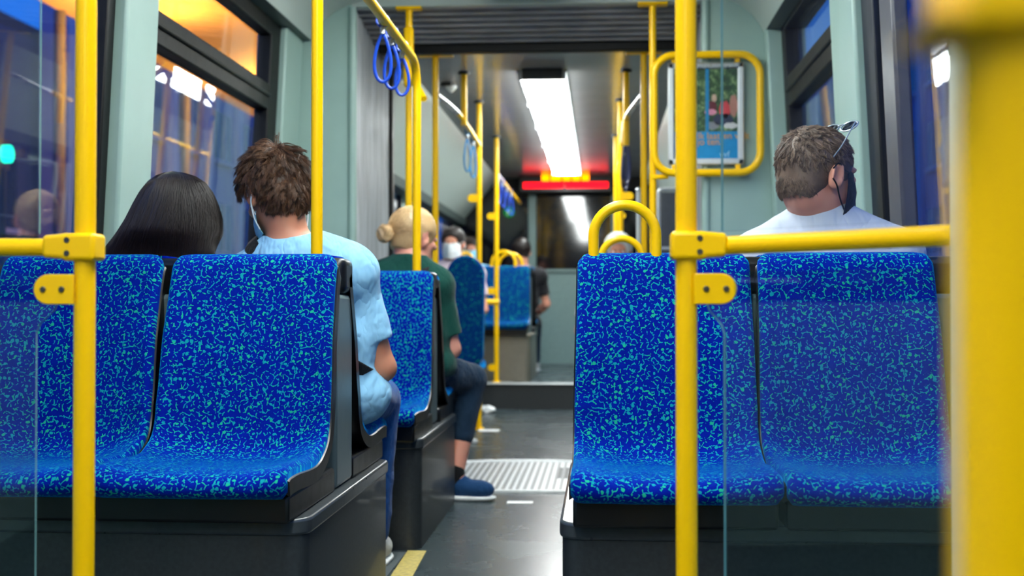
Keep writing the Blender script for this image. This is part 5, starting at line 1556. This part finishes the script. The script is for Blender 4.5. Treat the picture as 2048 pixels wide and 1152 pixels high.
def building(name_label, x, y0, y1, z1, side, rgb, bay=3.2, storey=3.0, zb=-1.2, depth=8, lit=(), roof=0.5, splay=None):
    root = empty('building', (x, (y0 + y1) / 2, zb)); tag(root, name_label, 'building')
    s = side; hy = (y1 - y0) / 2; H_ = z1 - zb; xa, xb = (x, x + s * depth)
    ol_ = [(0, -hy), (s * (.8 if splay else depth), -hy), (s * depth, -hy + (splay or 0)), (s * depth, hy), (0, hy)]
    MB().prism(ol_, 'z', 0, H_).build('wall', facade_mat('facade', rgb), root)
    MB().prism([(a_[0] * 1.02, a_[1] * 1.002) for a_ in ol_], 'z', H_, H_ + .3).build('roof', facade_mat('roof', (60, 60, 70)), root)
    nb_ = max(1, int((y1 - y0) / bay)); ns = max(1, int((H_ - 1.0) / storey)); k_ = 0
    for i in range(nb_):
        yc_ = -hy + (i + .5) * (2 * hy / nb_)
        for j in range(ns):
            zc_ = 1.6 + j * storey
            w_ = MB().box(-.06 if s > 0 else -.02, .02 if s > 0 else .06, yc_ - .55 * bay / 2, yc_ + .55 * bay / 2, zc_ - .8, zc_ + .8).build('window', 'lit_win' if k_ in lit else 'win_dark', root)
            q = MB(); q.box(-.10 if s > 0 else -.0, .0 if s > 0 else .10, yc_ - .03, yc_ + .03, zc_ - .8, zc_ + .8); q.box(-.12 if s > 0 else 0, 0 if s > 0 else .12, yc_ - .55 * bay / 2 - .1, yc_ + .55 * bay / 2 + .1, zc_ - .92, zc_ - .8)
            q.build('window_bars', facade_mat('bars', (200, 205, 225)), w_); k_ += 1
        p_ = MB().box(-.18 if s > 0 else 0, 0 if s > 0 else .18, -hy + i * (2 * hy / nb_) - .22, -hy + i * (2 * hy / nb_) + .22, 0, H_)
        p_.build('pilaster', facade_mat('pilaster', (210, 214, 235)), root)
    return root


building('lower building with a level roofline far off to the left', -13.5, 19, 28.2, 7.2, -1, (60, 66, 110))
building('taller building with pale pilasters outside the left windows', -12.5, 27.6, 60, 9.5, -1, (150, 156, 205), lit=(3, 9, 16), splay=15.4)
building('tall dark-windowed building outside the right windows', 11.5, 14, 90, 14.0, 1, (120, 130, 190), lit=(5, 12))
building('low street-side building behind the camera on the right', 12.5, -14, 12, 6.0, 1, (50, 54, 90))
building('low street-side building behind the camera on the left', -13.5, -16, 17, 5.2, -1, (50, 54, 90), lit=(4,))
gr = MB().box(-60, 60, -30, 90, -1.3, -1.2).build('ground', facade_mat('asphalt', (50, 52, 58))); struct(gr, 'dark asphalt street outside the tram', 'ground')
# canopy and lamps made up to give the left window its orange glow
cp = empty('added_canopy', (-4.9, 21, -1.2)); tag(cp, 'made-up canopy with orange lamps, added for the glow in the left window', 'canopy')
MB().box(-1.6, 1.6, -9, 9, 5.6, 5.85).build('roof', 'soffit', cp)
MB().box(-1.65, 1.65, -9.1, 9.1, 5.85, 6.2).build('fascia', facade_mat('fascia', (70, 70, 90)), cp)
for i in range(4):
    MB().tube([(-1.6, -7 + 4.4 * i, 0), (-1.6, -7 + 4.4 * i, 5.6)], .07, 12).build('column', facade_mat('column', (90, 92, 110)), cp)
for i in range(4):
    y_ = -7.2 + 4.6 * i
    MB().tube([(-.4, y_, 5.6), (-.4, y_, 5.2)], .03, 10).build('added_lamp_stem', 'box', cp)
    lb = MB().tube([(-.4, y_, 5.2 - .10 * k_ / 6) for k_ in range(7)], [.02, .05, .065, .07, .062, .045, .01], 14).build('added_lamp_bulb', 'bulb', cp)
    l_ = bpy.data.lights.new('added_lamp_glow', 'POINT'); l_.energy = 300; l_.color = (1.0, .42, .06); l_.shadow_soft_size = .1  # added point lights that turn the soffit orange
    lo_ = bpy.data.objects.new('added_lamp_glow', l_); C.objects.link(lo_); lo_.parent = cp; lo_.location = (-.4, y_, 5.0)
gs = MB().tube([(0, 0, 0), (.06, 0, 0)], .085, 20).build('traffic_light_lens', emis('green_light', (0, 235, 190), 3.0), loc=tuple(at(8, 308, 11)))
tag(gs, 'round green traffic light outside at the left edge', 'traffic light')
tlp = MB(); tlp.box(-.06, -.005, -.12, .12, -.14, .14)
tlh = tlp.build('housing', 'black', gs); MB().tube([(-.03, 0, -.14), (-.03, 0, -(at(8, 308, 11).z + 1.2))], .05, 10).build('post', 'black', gs)
